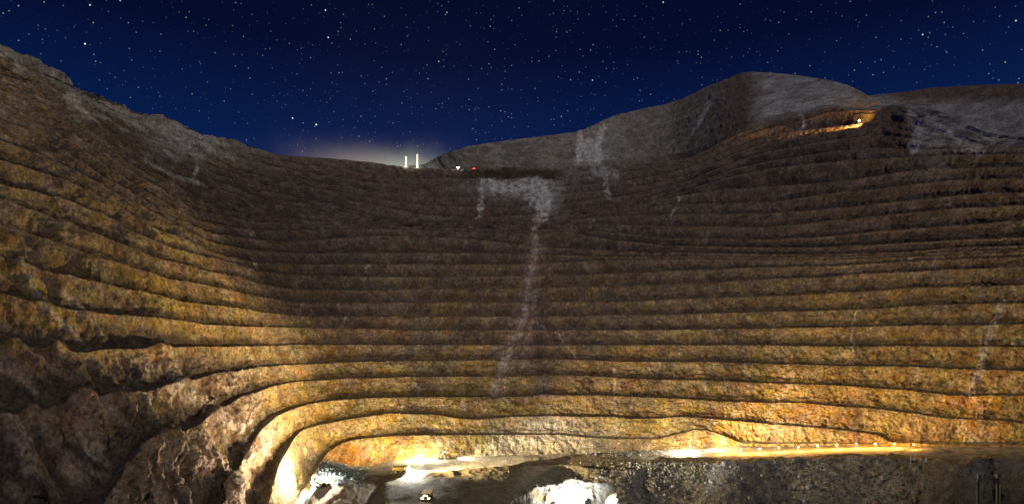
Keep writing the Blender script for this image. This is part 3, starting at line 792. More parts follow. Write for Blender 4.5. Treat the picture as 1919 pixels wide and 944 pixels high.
class MB:
    def __init__(self): self.bm = bmesh.new()
    def box(self, c, s, rot=None, taper=None, bev=0.0):
        r = bmesh.ops.create_cube(self.bm, size=1.0)
        vs = r['verts']
        for v in vs:
            x, y, z = v.co
            if taper and z > 0: x *= taper[0]; y *= taper[1]
            v.co = Vector((x * s[0], y * s[1], z * s[2]))
        M = Matrix.Translation(c) @ (rot.to_4x4() if rot else Matrix())
        bmesh.ops.transform(self.bm, matrix=M, verts=vs)
        if bev:
            es = list({e for v in vs for e in v.link_edges})
            bmesh.ops.bevel(self.bm, geom=es, offset=bev, segments=1, affect='EDGES')
        return self
    def bar(self, p0, p1, r0, r1=None, seg=10):
        p0, p1 = Vector(p0), Vector(p1)
        r = bmesh.ops.create_cone(self.bm, cap_ends=True, segments=seg, radius1=r0, radius2=r0 if r1 is None else r1, depth=(p1 - p0).length)
        M = Matrix.Translation((p0 + p1) / 2) @ (p1 - p0).to_track_quat('Z', 'Y').to_matrix().to_4x4()
        bmesh.ops.transform(self.bm, matrix=M, verts=r['verts'])
        return self
    def beam(self, p0, p1, w, h_):
        p0, p1 = Vector(p0), Vector(p1)
        q = (p1 - p0).to_track_quat('X', 'Z').to_matrix()
        return self.box((p0 + p1) / 2, ((p1 - p0).length, w, h_), q)
    def profile(self, pts, w, y=0.0):
        """side outline (x, z) extruded across y"""
        a = [self.bm.verts.new((x, y - w / 2, z)) for x, z in pts]
        b = [self.bm.verts.new((x, y + w / 2, z)) for x, z in pts]
        n = len(pts)
        self.bm.faces.new(a); self.bm.faces.new(b[::-1])
        for i in range(n):
            self.bm.faces.new((a[i], b[i], b[(i + 1) % n], a[(i + 1) % n]))
        return self
    def build(self, name, mat, parent=None):
        bmesh.ops.recalc_face_normals(self.bm, faces=self.bm.faces)
        me = bpy.data.meshes.new(name); self.bm.to_mesh(me); self.bm.free()
        me.materials.append(mat)
        o = bpy.data.objects.new(name, me); COL.objects.link(o)
        if parent: o.parent = parent
        return o


def thing(name, label, cat, loc, rz=0.0, group=None, rx=0.0):
    o = bpy.data.objects.new(name, None); COL.objects.link(o)
    o.location = loc; o.rotation_euler = (rx, 0, rz)
    o['label'] = label; o['category'] = cat
    if group: o['group'] = group
    return o


WARM = (1.0, 0.74, 0.38); WHITE = (0.93, 0.97, 1.0); AMBER = (1.0, 0.50, 0.10); SOFT = (1.0, 0.90, 0.72)


def lamp(parent, name, loc, power, color, radius=0.6, aim=None, cone=120, blend=0.6):
    """light of a lamp of a thing, or fill light added over it, given in the thing's own axes; aim is a world point"""
    l = bpy.data.lights.new(name, 'SPOT' if aim is not None else 'POINT')
    l.energy = power; l.color = color; l.shadow_soft_size = radius
    if aim is not None:
        l.spot_size = math.radians(cone); l.spot_blend = blend
    o = bpy.data.objects.new(name, l); COL.objects.link(o)
    M = Matrix.Translation(parent.location) @ parent.rotation_euler.to_matrix().to_4x4()
    o.parent = parent; o.location = loc
    if aim is not None:
        d_ = (M.inverted().to_3x3() @ (Vector(aim) - M @ Vector(loc)))
        o.rotation_euler = d_.to_track_quat('-Z', 'Y').to_euler()
    return o


def wall_point(x, y):
    """world point of the pit wall seen at a photo pixel"""
    j = int(np.clip(np.searchsorted(XS, x), 0, NX - 1))
    k = int(np.argmin(np.abs(RY[:, j] - y)))
    return Vector(P2[k, j])


def wheel(parent, x, y, r, w, hub=None):
    """tyre with its rim as a sub-part"""
    t = MB().bar((x, y - w / 2, r), (x, y + w / 2, r), r, seg=18).build("wheel", M_BLK, parent)
    s = -1 if y < 0 else 1
    MB().bar((x, y - s * w * 0.1, r), (x, y + s * (w / 2 + 0.06), r), r * 0.48, r * 0.42, seg=12).build("rim", hub or M_YEL, t)
    return t


def lamp_head(parent, p, size, mat, face=(1, 0, 0)):
    f = Vector(face).normalized()
    q = f.to_track_quat('X', 'Z').to_matrix()
    hse = MB().box(Vector(p) - f * size * 0.2, (size * 0.35, size, size * 0.8), q, bev=size * 0.06).build("lamp_head", M_DARK, parent)
    MB().box(Vector(p) + f * size * 0.02, (size * 0.12, size * 0.84, size * 0.64), q).build("lens", mat, hse)
    return hse


def haul_truck(loc, rz, label, lens, scale=1.0):
    """mining dump truck, nose towards +x"""
    t = thing("haul_truck", label, "truck", loc, rz)
    t.scale = (scale,) * 3
    MB().box((0.2, 0, 1.9), (9.4, 2.6, 0.9), bev=0.1).box((3.9, 0, 2.6), (2.2, 3.6, 1.5), bev=0.15).build("chassis", M_YEL, t)
    MB().profile([(-5.4, 3.2), (-4.6, 2.5), (1.5, 2.9), (2.5, 4.6), (5.2, 5.0), (5.2, 5.25), (2.2, 5.1), (-5.8, 4.9)], 5.6).build("dump_body", M_YEL, t)
    c = MB().box((3.7, 1.2, 4.0), (1.7, 1.8, 1.5), taper=(0.85, 0.95), bev=0.08).build("cab", M_YEL, t)
    MB().box((4.45, 1.2, 4.15), (0.3, 1.5, 0.8)).build("windscreen", M_GLS, c)
    MB().box((5.05, 0, 2.7), (0.15, 2.2, 1.1)).build("radiator_grille", M_DARK, t)
    MB().box((5.1, 0, 3.45), (0.9, 5.0, 0.12)).bar((5.5, -2.4, 3.5), (5.5, -2.4, 4.5), 0.05).bar((5.5, 2.4, 3.5), (5.5, 2.4, 4.5), 0.05).bar((5.5, -2.4, 4.5), (5.5, 2.4, 4.5), 0.05).build("front_deck", M_STEEL, t)
    for s in (-1, 1):
        wheel(t, 3.0, s * 2.3, 1.5, 1.0)
        wheel(t, -3.0, s * 2.1, 1.5, 1.6)
        lamp_head(t, (5.2, s * 1.9, 2.3), 1.2, lens)
        lamp_head(t, (5.6, s * 0.7, 3.9), 0.8, lens)
    return t


def excavator(loc, rz, label, mat, reach=1.0, lens=None):
    """crawler excavator, boom towards +x"""
    t = thing("excavator", label, "excavator", loc, rz)
    for s in (-1, 1):
        tr = MB().profile([(-3.0, 0.5), (-2.5, 0.0), (2.5, 0.0), (3.0, 0.5), (3.0, 0.9), (2.5, 1.3), (-2.5, 1.3), (-3.0, 0.9)], 0.8, s * 1.7).build("track", M_BLK, t)
        for k in range(5): MB().bar((-2.1 + 1.05 * k, s * 2.08, 0.5), (-2.1 + 1.05 * k, s * 2.2, 0.5), 0.32).build("roller", M_STEEL, tr)
    MB().bar((0, 0, 1.1), (0, 0, 1.7), 1.2).box((0, 0, 0.8), (2.6, 2.8, 0.5)).build("undercarriage", M_DARK, t)
    MB().box((-1.0, 0, 2.6), (4.8, 3.4, 1.7), bev=0.15).build("engine_house", mat, t)
    MB().box((-3.3, 0, 2.5), (0.9, 3.3, 1.5), bev=0.2).build("counterweight", M_DARK, t)
    c = MB().box((1.3, 1.1, 3.2), (1.8, 1.2, 2.2), taper=(0.85, 0.95), bev=0.08).build("cab", mat, t)
    MB().box((2.1, 1.1, 3.5), (0.25, 1.0, 1.2)).box((1.3, 1.72, 3.5), (1.2, 0.06, 1.0)).build("window", M_GLS, c)
    b0, b1, b2, b3 = (1.2, -0.4, 2.8), (4.0 * reach, -0.4, 6.6), (7.0 * reach, -0.4, 6.4), (8.3 * reach, -0.4, 2.6)
    MB().beam(b0, b1, 0.7, 1.0).beam(b1, b2, 0.65, 0.9).build("boom", mat, t)
    MB().beam(b2, b3, 0.55, 0.75).build("stick", mat, t)
    MB().bar((2.0, -0.4, 2.6), (3.9 * reach, -0.4, 5.6), 0.16).bar((4.6 * reach, -0.4, 7.2), (6.9 * reach, -0.4, 7.0), 0.16).build("hydraulic_ram", M_STEEL, t)
    x = b3[0]
    MB().profile([(x - 0.6, 2.7), (x + 0.7, 2.9), (x + 0.5, 1.4), (x - 0.5, 0.9), (x - 1.5, 1.3), (x - 1.2, 1.9)], 1.9, -0.4).build("bucket", M_STEEL, t)
    if lens:
        for k in range(4): lamp_head(t, (1.4, -1.2 + 0.8 * k, 4.6), 0.62, lens, (1, 0, -0.1))
    return t


def wheel_loader(loc, rz, label):
    """bucket towards +x"""
    t = thing("wheel_loader", label, "loader", loc, rz)
    MB().box((-2.6, 0, 2.5), (5.0, 2.6, 1.9), taper=(0.9, 0.9), bev=0.2).build("engine_hood", M_ORG, t)
    MB().box((-5.3, 0, 1.9), (0.9, 2.8, 1.5), bev=0.15).build("counterweight", M_YEL, t)
    MB().box((2.2, 0, 2.0), (2.8, 1.6, 1.5), bev=0.1).build("front_frame", M_YEL, t)
    c = MB().box((0.3, 0, 4.1), (2.0, 2.1, 2.3), taper=(0.88, 0.9), bev=0.1).build("cab", M_YEL, t)
    MB().box((1.25, 0, 4.3), (0.2, 1.7, 1.4)).box((0.3, -1.03, 4.3), (1.4, 0.14, 1.3)).box((0.3, 1.03, 4.3), (1.4, 0.14, 1.3)).build("window", M_GLS, c)
    for s in (-1, 1):
        MB().beam((2.4, s * 0.9, 2.9), (7.2, s * 0.9, 0.9), 0.4, 0.6).build("lift_arm", M_YEL, t)
        wheel(t, 2.6, s * 1.9, 1.75, 1.1); wheel(t, -2.6, s * 1.9, 1.75, 1.1)
    MB().profile([(6.8, 0.2), (9.6, 0.1), (9.6, 0.25), (7.5, 0.5), (7.2, 1.4), (7.8, 2.2), (7.5, 2.3), (6.7, 1.6)], 4.2).build("bucket", M_STEEL, t)
    for s in (-1, 1): lamp_head(t, (1.1, s * 0.8, 5.45), 0.5, G_WHITE)
    return t


def light_plant(loc, rz, label, lens, hgt=6.0, size=1.0, group=None):
    """trailer with a mast and four floodlights, facing +x"""
    t = thing("light_plant", label, "floodlight", loc, rz, group)
    MB().box((0, 0, 1.0), (2.6, 1.4, 1.1), bev=0.1).build("generator_box", M_WHT, t)
    MB().box((0, 0, 0.4), (3.0, 1.2, 0.15)).beam((1.5, 0, 0.4), (2.8, 0, 0.35), 0.15, 0.15).build("trailer_frame", M_DARK, t)
    for s in (-1, 1): wheel(t, 0, s * 0.85, 0.4, 0.25, M_STEEL)
    MB().bar((-0.9, 0, 0.5), (-0.9, 0, hgt * 0.55), 0.12).bar((-0.9, 0, hgt * 0.5), (-0.9, 0, hgt), 0.08).beam((-0.9, -0.9 * size, hgt), (-0.9, 0.9 * size, hgt), 0.1, 0.1).build("mast", M_STEEL, t)
    for k in range(4):
        lamp_head(t, (-0.7, (-0.75 + 0.5 * k) * size, hgt + 0.25), 0.48 * size, lens, (1, 0, -0.15))
    return t


def pickup(loc, rz, label, mat, lens=None):
    """nose towards +x, lit tail lamps at the back"""
    t = thing("pickup_truck", label, "pickup", loc, rz)
    MB().profile([(-2.6, 0.5), (2.5, 0.5), (2.6, 1.0), (1.3, 1.15), (-2.6, 1.15)], 1.8).build("body", mat, t)
    c = MB().profile([(-0.9, 1.15), (1.3, 1.15), (0.7, 1.8), (-0.7, 1.85)], 1.6).build("cab", mat, t)
    MB().profile([(-0.75, 1.22), (1.12, 1.22), (0.64, 1.72), (-0.62, 1.76)], 1.63).build("window", M_GLS, c)
    for x in (-1.6, 1.6):
        for s in (-1, 1): wheel(t, x, s * 0.8, 0.4, 0.28, M_STEEL)
    for s in (-1, 1):
        MB().box((-2.62, s * 0.72, 0.98), (0.14, 0.5, 0.5)).build("tail_lamp", G_RED, t)
        MB().box((2.58, s * 0.62, 0.85), (0.1, 0.4, 0.25)).build("headlamp", lens or G_WHITE, t)
    return t


# ------------------------------------------------------------------ machines and lamps, with their light and added fill lights
def rim_point(x, back=3.0):
    j = int(np.clip(np.searchsorted(XS, x), 0, NX - 1))
    r = np.where(OWN == I_RIM)[0][-1]
    p = Vector(P2[r, j]); return Vector((p.x * (1 + back / p.y), p.y + back, p.z - 0.25))


PA = ground_point(752, 887); PB = ground_point(600, 912); PC = ground_point(783, 864); PD = ground_point(1292, 848)

tA = haul_truck(PA, math.radians(-12), "dump truck with blazing white headlights crossing the pit floor", G_WHITE)
lamp(tA, "headlight_glow", (7.5, 0, 3.6), 1.0e5, WHITE, 0.5)
lamp(tA, "headlight_beam", (5.6, 0, 3.2), 3.0e5, WHITE, 0.4, PA + Vector((60, 13, -2)), 34, 0.9)
lamp(tA, "work_light", (2, -2, 9), 3.2e5, WARM, 1.2, wall_point(600, 735), 74, 0.3)  # fill added above the truck, cone cut to the golden benches
lamp(tA, "fill_left", (-2, -2, 9), 0.34e6, WARM, 1.2, wall_point(230, 560), 92, 0.35)  # fill light added above the truck for the left wall
lamp(tA, "fill_main", (0, -2, 10), 2.0e6, WARM, 1.2, wall_point(1560, 690), 84, 0.9)  # fill light added above the truck to reach the right wall

tB = excavator(PB, math.radians(150), "excavator working in the floodlit alcove at the left foot of the pit wall", M_YEL, 1.0, G_WHITE)
lamp(tB, "fill_left", (2.2, 1, 7.5), 5.5e5, (1.0, 0.82, 0.58), 0.8, wall_point(335, 872), 62, 0.7)  # fill light added to brighten the lower left rock
lamp(tB, "work_light", (4.5, 1, 2.2), 5e4, WHITE, 0.5)  # low point light added for the bright pool on the alcove ground
lamp(tB, "work_light", (2.2, 0, 5.4), 2.6e5, SOFT, 0.8)
lamp(tB, "work_light", (2.2, 0, 7.0), 1.6e5, SOFT, 0.8, wall_point(520, 850), 110, 0.8)

tC = light_plant(PC, math.radians(80), "lamp mast on a trailer close against the golden rock face beside the loader", G_WHITE, 5.0)
lamp(tC, "floodlight", (-0.4, 0, 5.2), 1.5e5, (1.0, 0.82, 0.5), 0.5)
PL = ground_point(832, 859)
tL = wheel_loader(PL, math.radians(182), "orange and yellow wheel loader with its bucket lowered on the pit floor")
lamp(tL, "work_light", (1.4, 0, 6.2), 2.6e4, SOFT, 0.5)
lamp(tL, "work_light", (-4.5, 0, 7.5), 1.3e5, SOFT, 0.6, PL + Vector((60, 2, 0)), 100, 0.7)

tD = light_plant(PD, math.radians(160), "lamp mast on a trailer at the right end of the lit floor", G_WHITE, 5.0, 1.6)
lamp(tD, "floodlight", (0.2, 0, 5.6), 1.4e5, SOFT, 0.6)
lamp(tD, "fill_left", (0.2, 0, 9.0), 4.6e6, WARM, 1.5, wall_point(150, 430), 46, 0.5)  # fill added above the mast, cone edge shaped to bound the lit left wall
lamp(tD, "fill_right", (0.0, 0, 8.0), 7.5e5, WARM, 1.0, wall_point(1640, 720), 100, 0.7)

PT = ground_point(800, 936)
tT = haul_truck(PT, math.radians(-92), "dump truck seen head on, climbing the dark ramp at the bottom edge", G_WARM)
lamp(tT, "headlight_beam", (5.8, 0, 2.4), 1.0e5, SOFT, 0.4, PT + Vector((0, -30, -6)), 80, 0.7)

PX = Vector(((1088 - CX) / FPX * 320, 320, -99.5))
tX = excavator(PX, math.radians(75), "grey-green and yellow excavator in front of the white lit spoil mound", M_GRN, 0.9)
tX.scale = (1.9, 1.9, 1.9)
lamp(tX, "work_light", (-3.5, 1.5, 5.5), 1.3e5, WHITE, 0.8, Vector((32, 338, -86)), 110, 0.8)
lamp(tX, "work_light", (-1.0, -3.5, 5.5), 5.5e5, WHITE, 0.8, Vector((103, 392, -88)), 28, 1.0)

# lamps on the rim
for x, hpx, lab in ((760, 22, "shorter left one of the two glowing pillars standing on the far rim"), (781, 27, "taller right one of the two glowing pillars standing on the far rim")):
    p = rim_point(x, 4)
    hgt = hpx / FPX * p.y
    t = thing("light_pillar", lab, "light pillar", p, 0, "glowing pillars on the far rim")
    MB().box((0, 0, 0.3), (3.2, 3.2, 1.2), bev=0.15).build("base", M_STEEL, t)
    m = MB()
    for a in (-1, 1):
        for b in (-1, 1): m.bar((a * 1.25, b * 1.25, 0.6), (a * 1.2, b * 1.2, hgt), 0.14, seg=6)
    for k in range(7):
        z = 1.2 + k * (hgt - 1.6) / 6
        for a in (-1, 1):
            m.beam((-1.2, a * 1.2, z), (1.2, a * 1.2, z), 0.12, 0.12).beam((a * 1.2, -1.2, z), (a * 1.2, 1.2, z), 0.12, 0.12)
    m.build("lattice_frame", M_WHT, t)
    n = 9
    for k in range(n):
        z0 = 1.2 + k * (hgt - 1.4) / n
        MB().bar((0, 0, z0 + 0.1), (0, 0, z0 + (hgt - 1.4) / n), 1.15, seg=12).build("lit_segment", G_PIL, t)
    MB().bar((0, 0, hgt), (0, 0, hgt + 0.5), 1.25, 0.9, seg=10).build("cap", M_WHT, t)
    lamp(t, "glow", (0, -4, 3.5), 2.5e3, (1, 0.97, 0.8), 1.0)
p = rim_point(858, 5)
t = light_plant(p, math.radians(-90), "bright bluish-white lamp mast on the far rim right of the two pillars", G_WHITE, 4.5, 2.2)
lamp(t, "floodlight", (0, 0, 5.5), 4e4, (0.8, 0.93, 1), 0.6)
p = rim_point(888, 5)
t = pickup(p, math.radians(90), "small pickup on the far rim showing two red tail lamps", M_WHT)
t.scale = (1.7, 1.7, 1.7)

# amber lamps: one on the hill road, a row added to light the haul road
def amber_lamp(p, rz, label, power, cone=None, aim=None, group=None, hgt=1.2, size=1.0):
    t = thing("amber_lamp", label, "road lamp", p, rz, group)
    MB().box((0, 0, 0.15), (0.9 * size, 0.9 * size, 0.3), bev=0.05).build("base", M_DARK, t)
    MB().bar((0, 0, 0.2), (0, 0, hgt), 0.09 * size, seg=8).build("post", M_STEEL, t)
    MB().box((0, 0, hgt + 0.25 * size), (1.1 * size, 0.5 * size, 0.4 * size), bev=0.08).build("lens", G_AMB, t)
    MB().box((0, 0, hgt + 0.5 * size), (1.3 * size, 0.7 * size, 0.1), bev=0.02).build("hood", M_DARK, t)
    lamp(t, "amber_light", (0, -0.9, hgt + 0.2), power, AMBER, 0.3, aim, cone or 120, 0.8)
    return t


ORD = 'first second third fourth fifth sixth seventh eighth ninth tenth eleventh twelfth'.split()
for k, x in enumerate(range(1352, 1720, 36)):  # row of lamps added to give the haul road its amber light
    y = float(np.interp(x, [1345, 1440, 1500, 1600, 1690, 1760, 1850], [852, 847.5, 844.5, 839.5, 840, 845, 843]))
    p = ground_point(x, y)
    amber_lamp(p, 0.0, ORD[k] + " added low amber lamp from the left along the orange haul road", 1.5e4 if k < 10 else 4e3, None, None, "added amber lamps along the haul road", 3.0, 0.8)
p = wall_point(1606, 240); p = Vector((p.x, p.y, p.z))
amber_lamp(p + Vector((0, -4, 0.3)), 0.0, "amber lamp on the small lit road high on the right hill", 1.1e6, 120, wall_point(1545, 218), None, 7.0, 1.2)

# ------------------------------------------------------------------ rocks
random.seed(7)
def rock_mesh(name, seed, sub=2, rough=0.35):
    bm = bmesh.new()
    bmesh.ops.create_icosphere(bm, subdivisions=sub, radius=1.0)
    rs = np.random.RandomState(seed)
    co = np.array([v.co[:] for v in bm.verts])
    pl = rs.normal(size=(9, 3)); pl /= np.linalg.norm(pl, axis=1, keepdims=True)
    h_ = rs.uniform(0.55, 0.9, 9)
    for v, c in zip(bm.verts, co):
        r = 1.0
        for q_, hh in zip(pl, h_):
            dd = float(c @ q_)
            if dd > 0: r = min(r, hh / max(dd, 1e-3))
        r *= 1 + rough * 0.15 * rs.normal()
        v.co = Vector(c * r)
    me = bpy.data.meshes.new(name); bm.to_mesh(me); bm.free()
    return me


M_BOULD = paint("pale_boulder", (0.36, 0.34, 0.28), 0.95, dirt=(0.22, 0.19, 0.14), amount=0.9)
M_BOULD2 = paint("grey_boulder", (0.40, 0.43, 0.42), 0.95, dirt=(0.25, 0.25, 0.23), amount=0.8)
M_BOULD3 = paint("tan_boulder", (0.36, 0.28, 0.13), 0.95, dirt=(0.25, 0.19, 0.10), amount=0.8)
M_BOULD4 = paint("pinkish_boulder", (0.42, 0.29, 0.22), 0.95, dirt=(0.28, 0.20, 0.15), amount=0.8)
RM = [rock_mesh("boulder", 50 + k) for k in range(7)]


def boulder(x, y, wpx, hpx, mat, label, k, group=None, pt=None):
    p = pt or ground_point(x, y + hpx * 0.4)
    me = RM[k % 7].copy(); me.materials.append(mat)
    o = bpy.data.objects.new("boulder", me); COL.objects.link(o)
    sx = wpx / 2 / FPX * p.y; sz = hpx / 2 / FPX * p.y
    o.scale = (sx * 1.15, (sx + sz) * 0.55, sz * 1.2)
    o.location = p + Vector((0, -0.1, sz * 0.55)); o.rotation_euler = (0.2 * math.sin(k * 3), 0.25 * math.sin(k * 5.1), k * 1.7 % 0.6)
    o['label'] = label; o['category'] = "rock"
    if group: o['group'] = group
    return o


BL = [(1356,867,9,9,M_BOULD2,"round pale grey boulder below the left end of the orange road"),
      (1368,873,5,5,M_BOULD4,"small pinkish rock beside the round grey boulder under the road"),
      (1413,880,6,6,M_BOULD,"pale rock high on the gravel bank, lower right of the round grey boulder"),
      (1488,860,7,7,M_BOULD,"pale rock at the very top of the gravel bank under the orange road"),
      (1427,889,5,6,M_BOULD2,"upright light grey stone in the upper gravel bank"),
      (1641,886,15,9,M_BOULD3,"flat-topped tan block lying alone on the gravel bank"),
      (1690,876,11,8,M_BOULD3,"olive tan boulder left of and below the dark timber heap"),
      (1716,877,12,9,M_BOULD,"dull grey-brown boulder directly below the dark timber heap"),
      (1515,911,11,9,M_BOULD2,"bluish grey angular boulder on the dark middle of the gravel bank"),
      (1687,919,12,10,M_BOULD4,"lone pinkish boulder left of the cluster of pale boulders at lower right"),
      (1714,922,17,10,M_BOULD,"largest pale boulder of the cluster at lower right, in front"),
      (1728,914,13,10,M_BOULD4,"pinkish boulder behind the largest one in the lower right cluster"),
      (1717,908,7,7,M_BOULD,"small pale rock on top of the lower right boulder cluster"),
      (1640,940,12,8,M_BOULD4,"rock cut by the bottom edge below the flat-topped tan block"),
      (1506,938,8,6,M_BOULD2,"grey rock near the bottom edge below the bluish angular boulder"),
      (1285,931,8,7,M_BOULD,"pale rock near the bottom of the stony bank right of the white mound"),
      (1406,931,9,8,M_BOULD,"dull round rock near the bottom edge in the middle of the gravel bank"),
      (1497,891,6,8,M_BOULD2,"narrow grey rock standing on the gravel bank above the bluish angular boulder")]
for k, (x, y, w_, h_, m, lab) in enumerate(BL): boulder(x, y, w_, h_, m, lab, k)
boulder(1896, 641, 13, 8, M_BOULD4, "pinkish boulder fallen on a bench at the wall's right edge", 3, None, wall_point(1896, 646) + Vector((0, -2.0, 0)))
# rocks on the crest of the white mound
ML = ["leftmost rock of the pale heap topping the white mound", "topmost rock of the pale heap on the white mound", "third rock along the pale heap on the white mound",
      "rock at the right end of the pale heap on the white mound", "small rock just below the pale heap on the white mound", "upper rock on the steep right edge of the white mound",
      "middle rock on the steep right edge of the white mound", "lowest rock on the steep right edge of the white mound", "single small rock on the left shoulder of the white mound",
      "tiny rock on the middle peak of the white mound"]
for k, (x, y, w_) in enumerate([(1118,893,6),(1125,891,7),(1131,893,6),(1136,897,5),(1139,902,4),(1150,911,5),(1155,917,6),(1158,928,5),(1006,907,4),(1079,893,3)]):
    z = (CY - y) / FPX * MYC
    boulder(x, y, w_, w_ * 0.85, M_BOULD, ML[k], k, "rocks on the crest of the white mound",
            Vector(((x - CX) / FPX * MYC, MYC + 0.8, z - 0.9)))

# countless small stones on the bank (one object)
def stones(name, n, region, smin, smax, mat_cols, seed, mat):
    rs = np.random.RandomState(seed)
    base = []
    for k in range(4):
        me = rock_mesh("stone_base", 400 + k, 1, 0.2)
        v = np.array([q.co[:] for q in me.vertices]); f = np.array([list(q.vertices) for q in me.polygons])
        base.append((v, f)); bpy.data.meshes.remove(me)
    V, F, Cc, off = [], [], [], 0
    colY = CY - FPX * PF2[:, :, 2] / PF2[:, :, 1]
    cnt = 0
    while cnt < n:
        x, y = region(rs)
        j = int(np.clip(np.searchsorted(XS, x), 1, NX - 2))
        cj = colY[:, j]
        hit = np.where((np.minimum(cj[1:], cj[:-1]) <= y) & (np.maximum(cj[1:], cj[:-1]) >= y))[0]
        if len(hit) == 0: cnt += 1; continue
        p = PF2[hit[-1], j]
        r = smin * (smax / smin) ** (rs.rand() ** 2.2)
        v, f = base[rs.randint(4)]
        a = rs.rand() * 6.28; ca, sa = math.cos(a), math.sin(a)
        w = v * (r * rs.uniform(0.7, 1.2, 3))
        w = np.stack([w[:, 0] * ca - w[:, 1] * sa, w[:, 0] * sa + w[:, 1] * ca, w[:, 2]], -1) + p + np.array([rs.normal() * 0.4, 0, r * 0.2])
        V.append(w); F.append(f + off); off += len(v)
        Cc.append(np.repeat([mat_cols[rs.randint(len(mat_cols))] * rs.uniform(0.7, 1.25)], len(v), 0)); cnt += 1
    V = np.concatenate(V); F = np.concatenate(F); Cc = np.concatenate(Cc)
    me = bpy.data.meshes.new(name)
    me.vertices.add(len(V)); me.vertices.foreach_set('co', V.reshape(-1).astype(np.float32))
    me.loops.add(len(F) * 3); me.polygons.add(len(F))
    me.loops.foreach_set('vertex_index', F.reshape(-1).astype(np.int32))
    me.polygons.foreach_set('loop_start', np.arange(0, len(F) * 3, 3, dtype=np.int32))
    me.update(calc_edges=True)
    a = me.color_attributes.new('rock_colour', 'FLOAT_COLOR', 'POINT')
    c4 = np.ones((len(V), 4), np.float32); c4[:, :3] = Cc; a.data.foreach_set('color', c4.reshape(-1))
    me.materials.append(mat)
    o = bpy.data.objects.new(name, me); COL.objects.link(o); o['kind'] = 'stuff'
    return o


STC = [np.array(c) for c in ((0.15, 0.135, 0.11), (0.18, 0.165, 0.14), (0.12, 0.11, 0.095), (0.22, 0.21, 0.185), (0.16, 0.13, 0.095))]
STP = [np.array(c) for c in ((0.44, 0.47, 0.42), (0.52, 0.54, 0.48), (0.36, 0.38, 0.34))]
stones("gravel_stones", 9000, lambda r: (1100 + 620 * r.rand() ** 1.2, 860 + 90 * r.rand()), 0.12, 0.85, STC, 11, M_GRAVEL)
stones("pale_stones", 1100, lambda r: (1245 + 42 * r.normal() * (1 if r.rand() < .6 else 1.9), 868 + abs(r.normal()) * 22), 0.35, 1.5, STP, 12, M_GRAVEL)
stones("rubble", 350, lambda r: (r.uniform(1090, 1260), r.uniform(842, 856)), 0.25, 1.5, STP + STC, 13, M_GRAVEL)
stones("alcove_rubble", 420, lambda r: (r.uniform(575, 690), r.uniform(862, 915)), 0.4, 1.6, [np.array((0.16, 0.20, 0.22)), np.array((0.11, 0.14, 0.16)), np.array((0.22, 0.26, 0.27))], 15, M_GRAVEL)  # stones coloured blue for the cold lamp light in the alcove

# ------------------------------------------------------------------ timber heap with stakes on the bank
p = ground_point(1708, 866)
t = thing("timber_heap", "dark heap of broken timbers with short pale stakes at the top of the gravel bank", "debris heap", p, 0.15)
rs = np.random.RandomState(5)
for k in range(9):
    a = rs.uniform(-0.5, 0.5); c = Vector((rs.uniform(-3.2, 3.6), rs.uniform(-0.8, 0.8), 0.4 + 0.5 * rs.rand()))
    dv = Vector((math.cos(a), rs.uniform(-0.3, 0.3), math.sin(a) * 0.6)) * rs.uniform(1.0, 2.0)
    MB().beam(c - dv, c + dv, 0.34, 0.34).build("timber", M_WOOD, t)
for x, hh in ((-2.4, 3.1), (0.2, 2.3)):
    MB().bar((x, -0.9, -0.4), (x, -0.9, hh), 0.22, 0.18, seg=8).build("stake", M_PALE, t)
p = ground_point(1736, 868)
t = thing("marker_stake", "single short pale stake on a dark foot right of the timber heap", "stake", p)
MB().bar((0, 0, -0.3), (0, 0, 3.6), 0.26, 0.2, seg=8).build("stake", M_PALE, t)
MB().box((0, 0, 0.2), (1.9, 1.2, 0.9), taper=(0.6, 0.6), bev=0.1).build("foot", M_DARK, t)

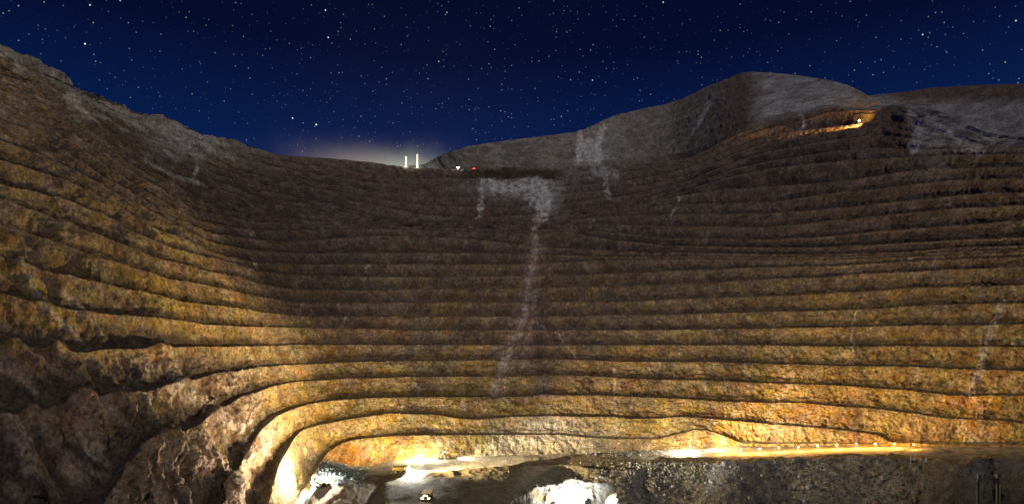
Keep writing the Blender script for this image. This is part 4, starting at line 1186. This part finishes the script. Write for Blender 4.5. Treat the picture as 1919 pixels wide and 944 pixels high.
# ------------------------------------------------------------------ two posts at the lookout
def post(x, ytop, Y, label, right):
    X = (x - CX) / FPX * Y; zt = (CY - ytop) / FPX * Y
    u = Y / FPX
    t = thing("survey_post", label, "post", (X, Y, -5.05), 0, None)
    H_ = zt + 5.05
    MB().box((2.2 * u, 0, (H_ - 8 * u) / 2), (3.6 * u, 3.6 * u, H_ - 8 * u), bev=0.3 * u).build("dark_tube", M_DARK, t)
    MB().box((-0.6 * u, -0.4 * u, (H_ - 17 * u) / 2), (1.3 * u, 2 * u, H_ - 17 * u)).build("reflective_strip", M_OLIVE, t)
    if not right:
        MB().bar((0, 0, H_ - 9 * u), (0, 0, H_ - 1.5 * u), 2.6 * u, 2.2 * u, seg=12).bar((0, 0, H_ - 1.5 * u), (0, 0, H_), 2.0 * u, 0.7 * u, seg=12).build("cap", M_PALE, t)
        MB().box((4.2 * u, 0, H_ - 7 * u), (5.5 * u, 3 * u, 10 * u), bev=0.5 * u).build("bracket", M_DARK, t)
        MB().box((0.1 * u, -0.3 * u, H_ - 13 * u), (1.6 * u, 2 * u, 8 * u)).build("neck", M_PALE, t)
        MB().box((2.0 * u, 0, H_ - 19 * u), (6.5 * u, 4.6 * u, 2.4 * u), bev=0.3 * u).build("collar", M_DARK, t)
    else:
        MB().box((-1.6 * u, 0, H_ - 4 * u), (6.2 * u, 4 * u, 6.4 * u), bev=0.7 * u).build("cap", M_LIME, t)
        MB().box((4.6 * u, 0, H_ - 3.5 * u), (5.5 * u, 4 * u, 8 * u), bev=0.5 * u).build("bracket", M_DARK, t)
        MB().bar((6.0 * u, -0.5 * u, 0), (6.0 * u, -0.5 * u, H_ - 20 * u), 0.75 * u, seg=8).build("rod", M_OLIVE, t)
        MB().box((2.4 * u, 0, H_ - 16 * u), (7.5 * u, 4.6 * u, 2.6 * u), bev=0.3 * u).build("collar", M_DARK, t)


post(1830.5, 887, 16.0, "dark post with a white rounded cap at the lower right corner", False)
post(1867.5, 887, 16.2, "dark post with a yellow square cap nearest the right edge", True)
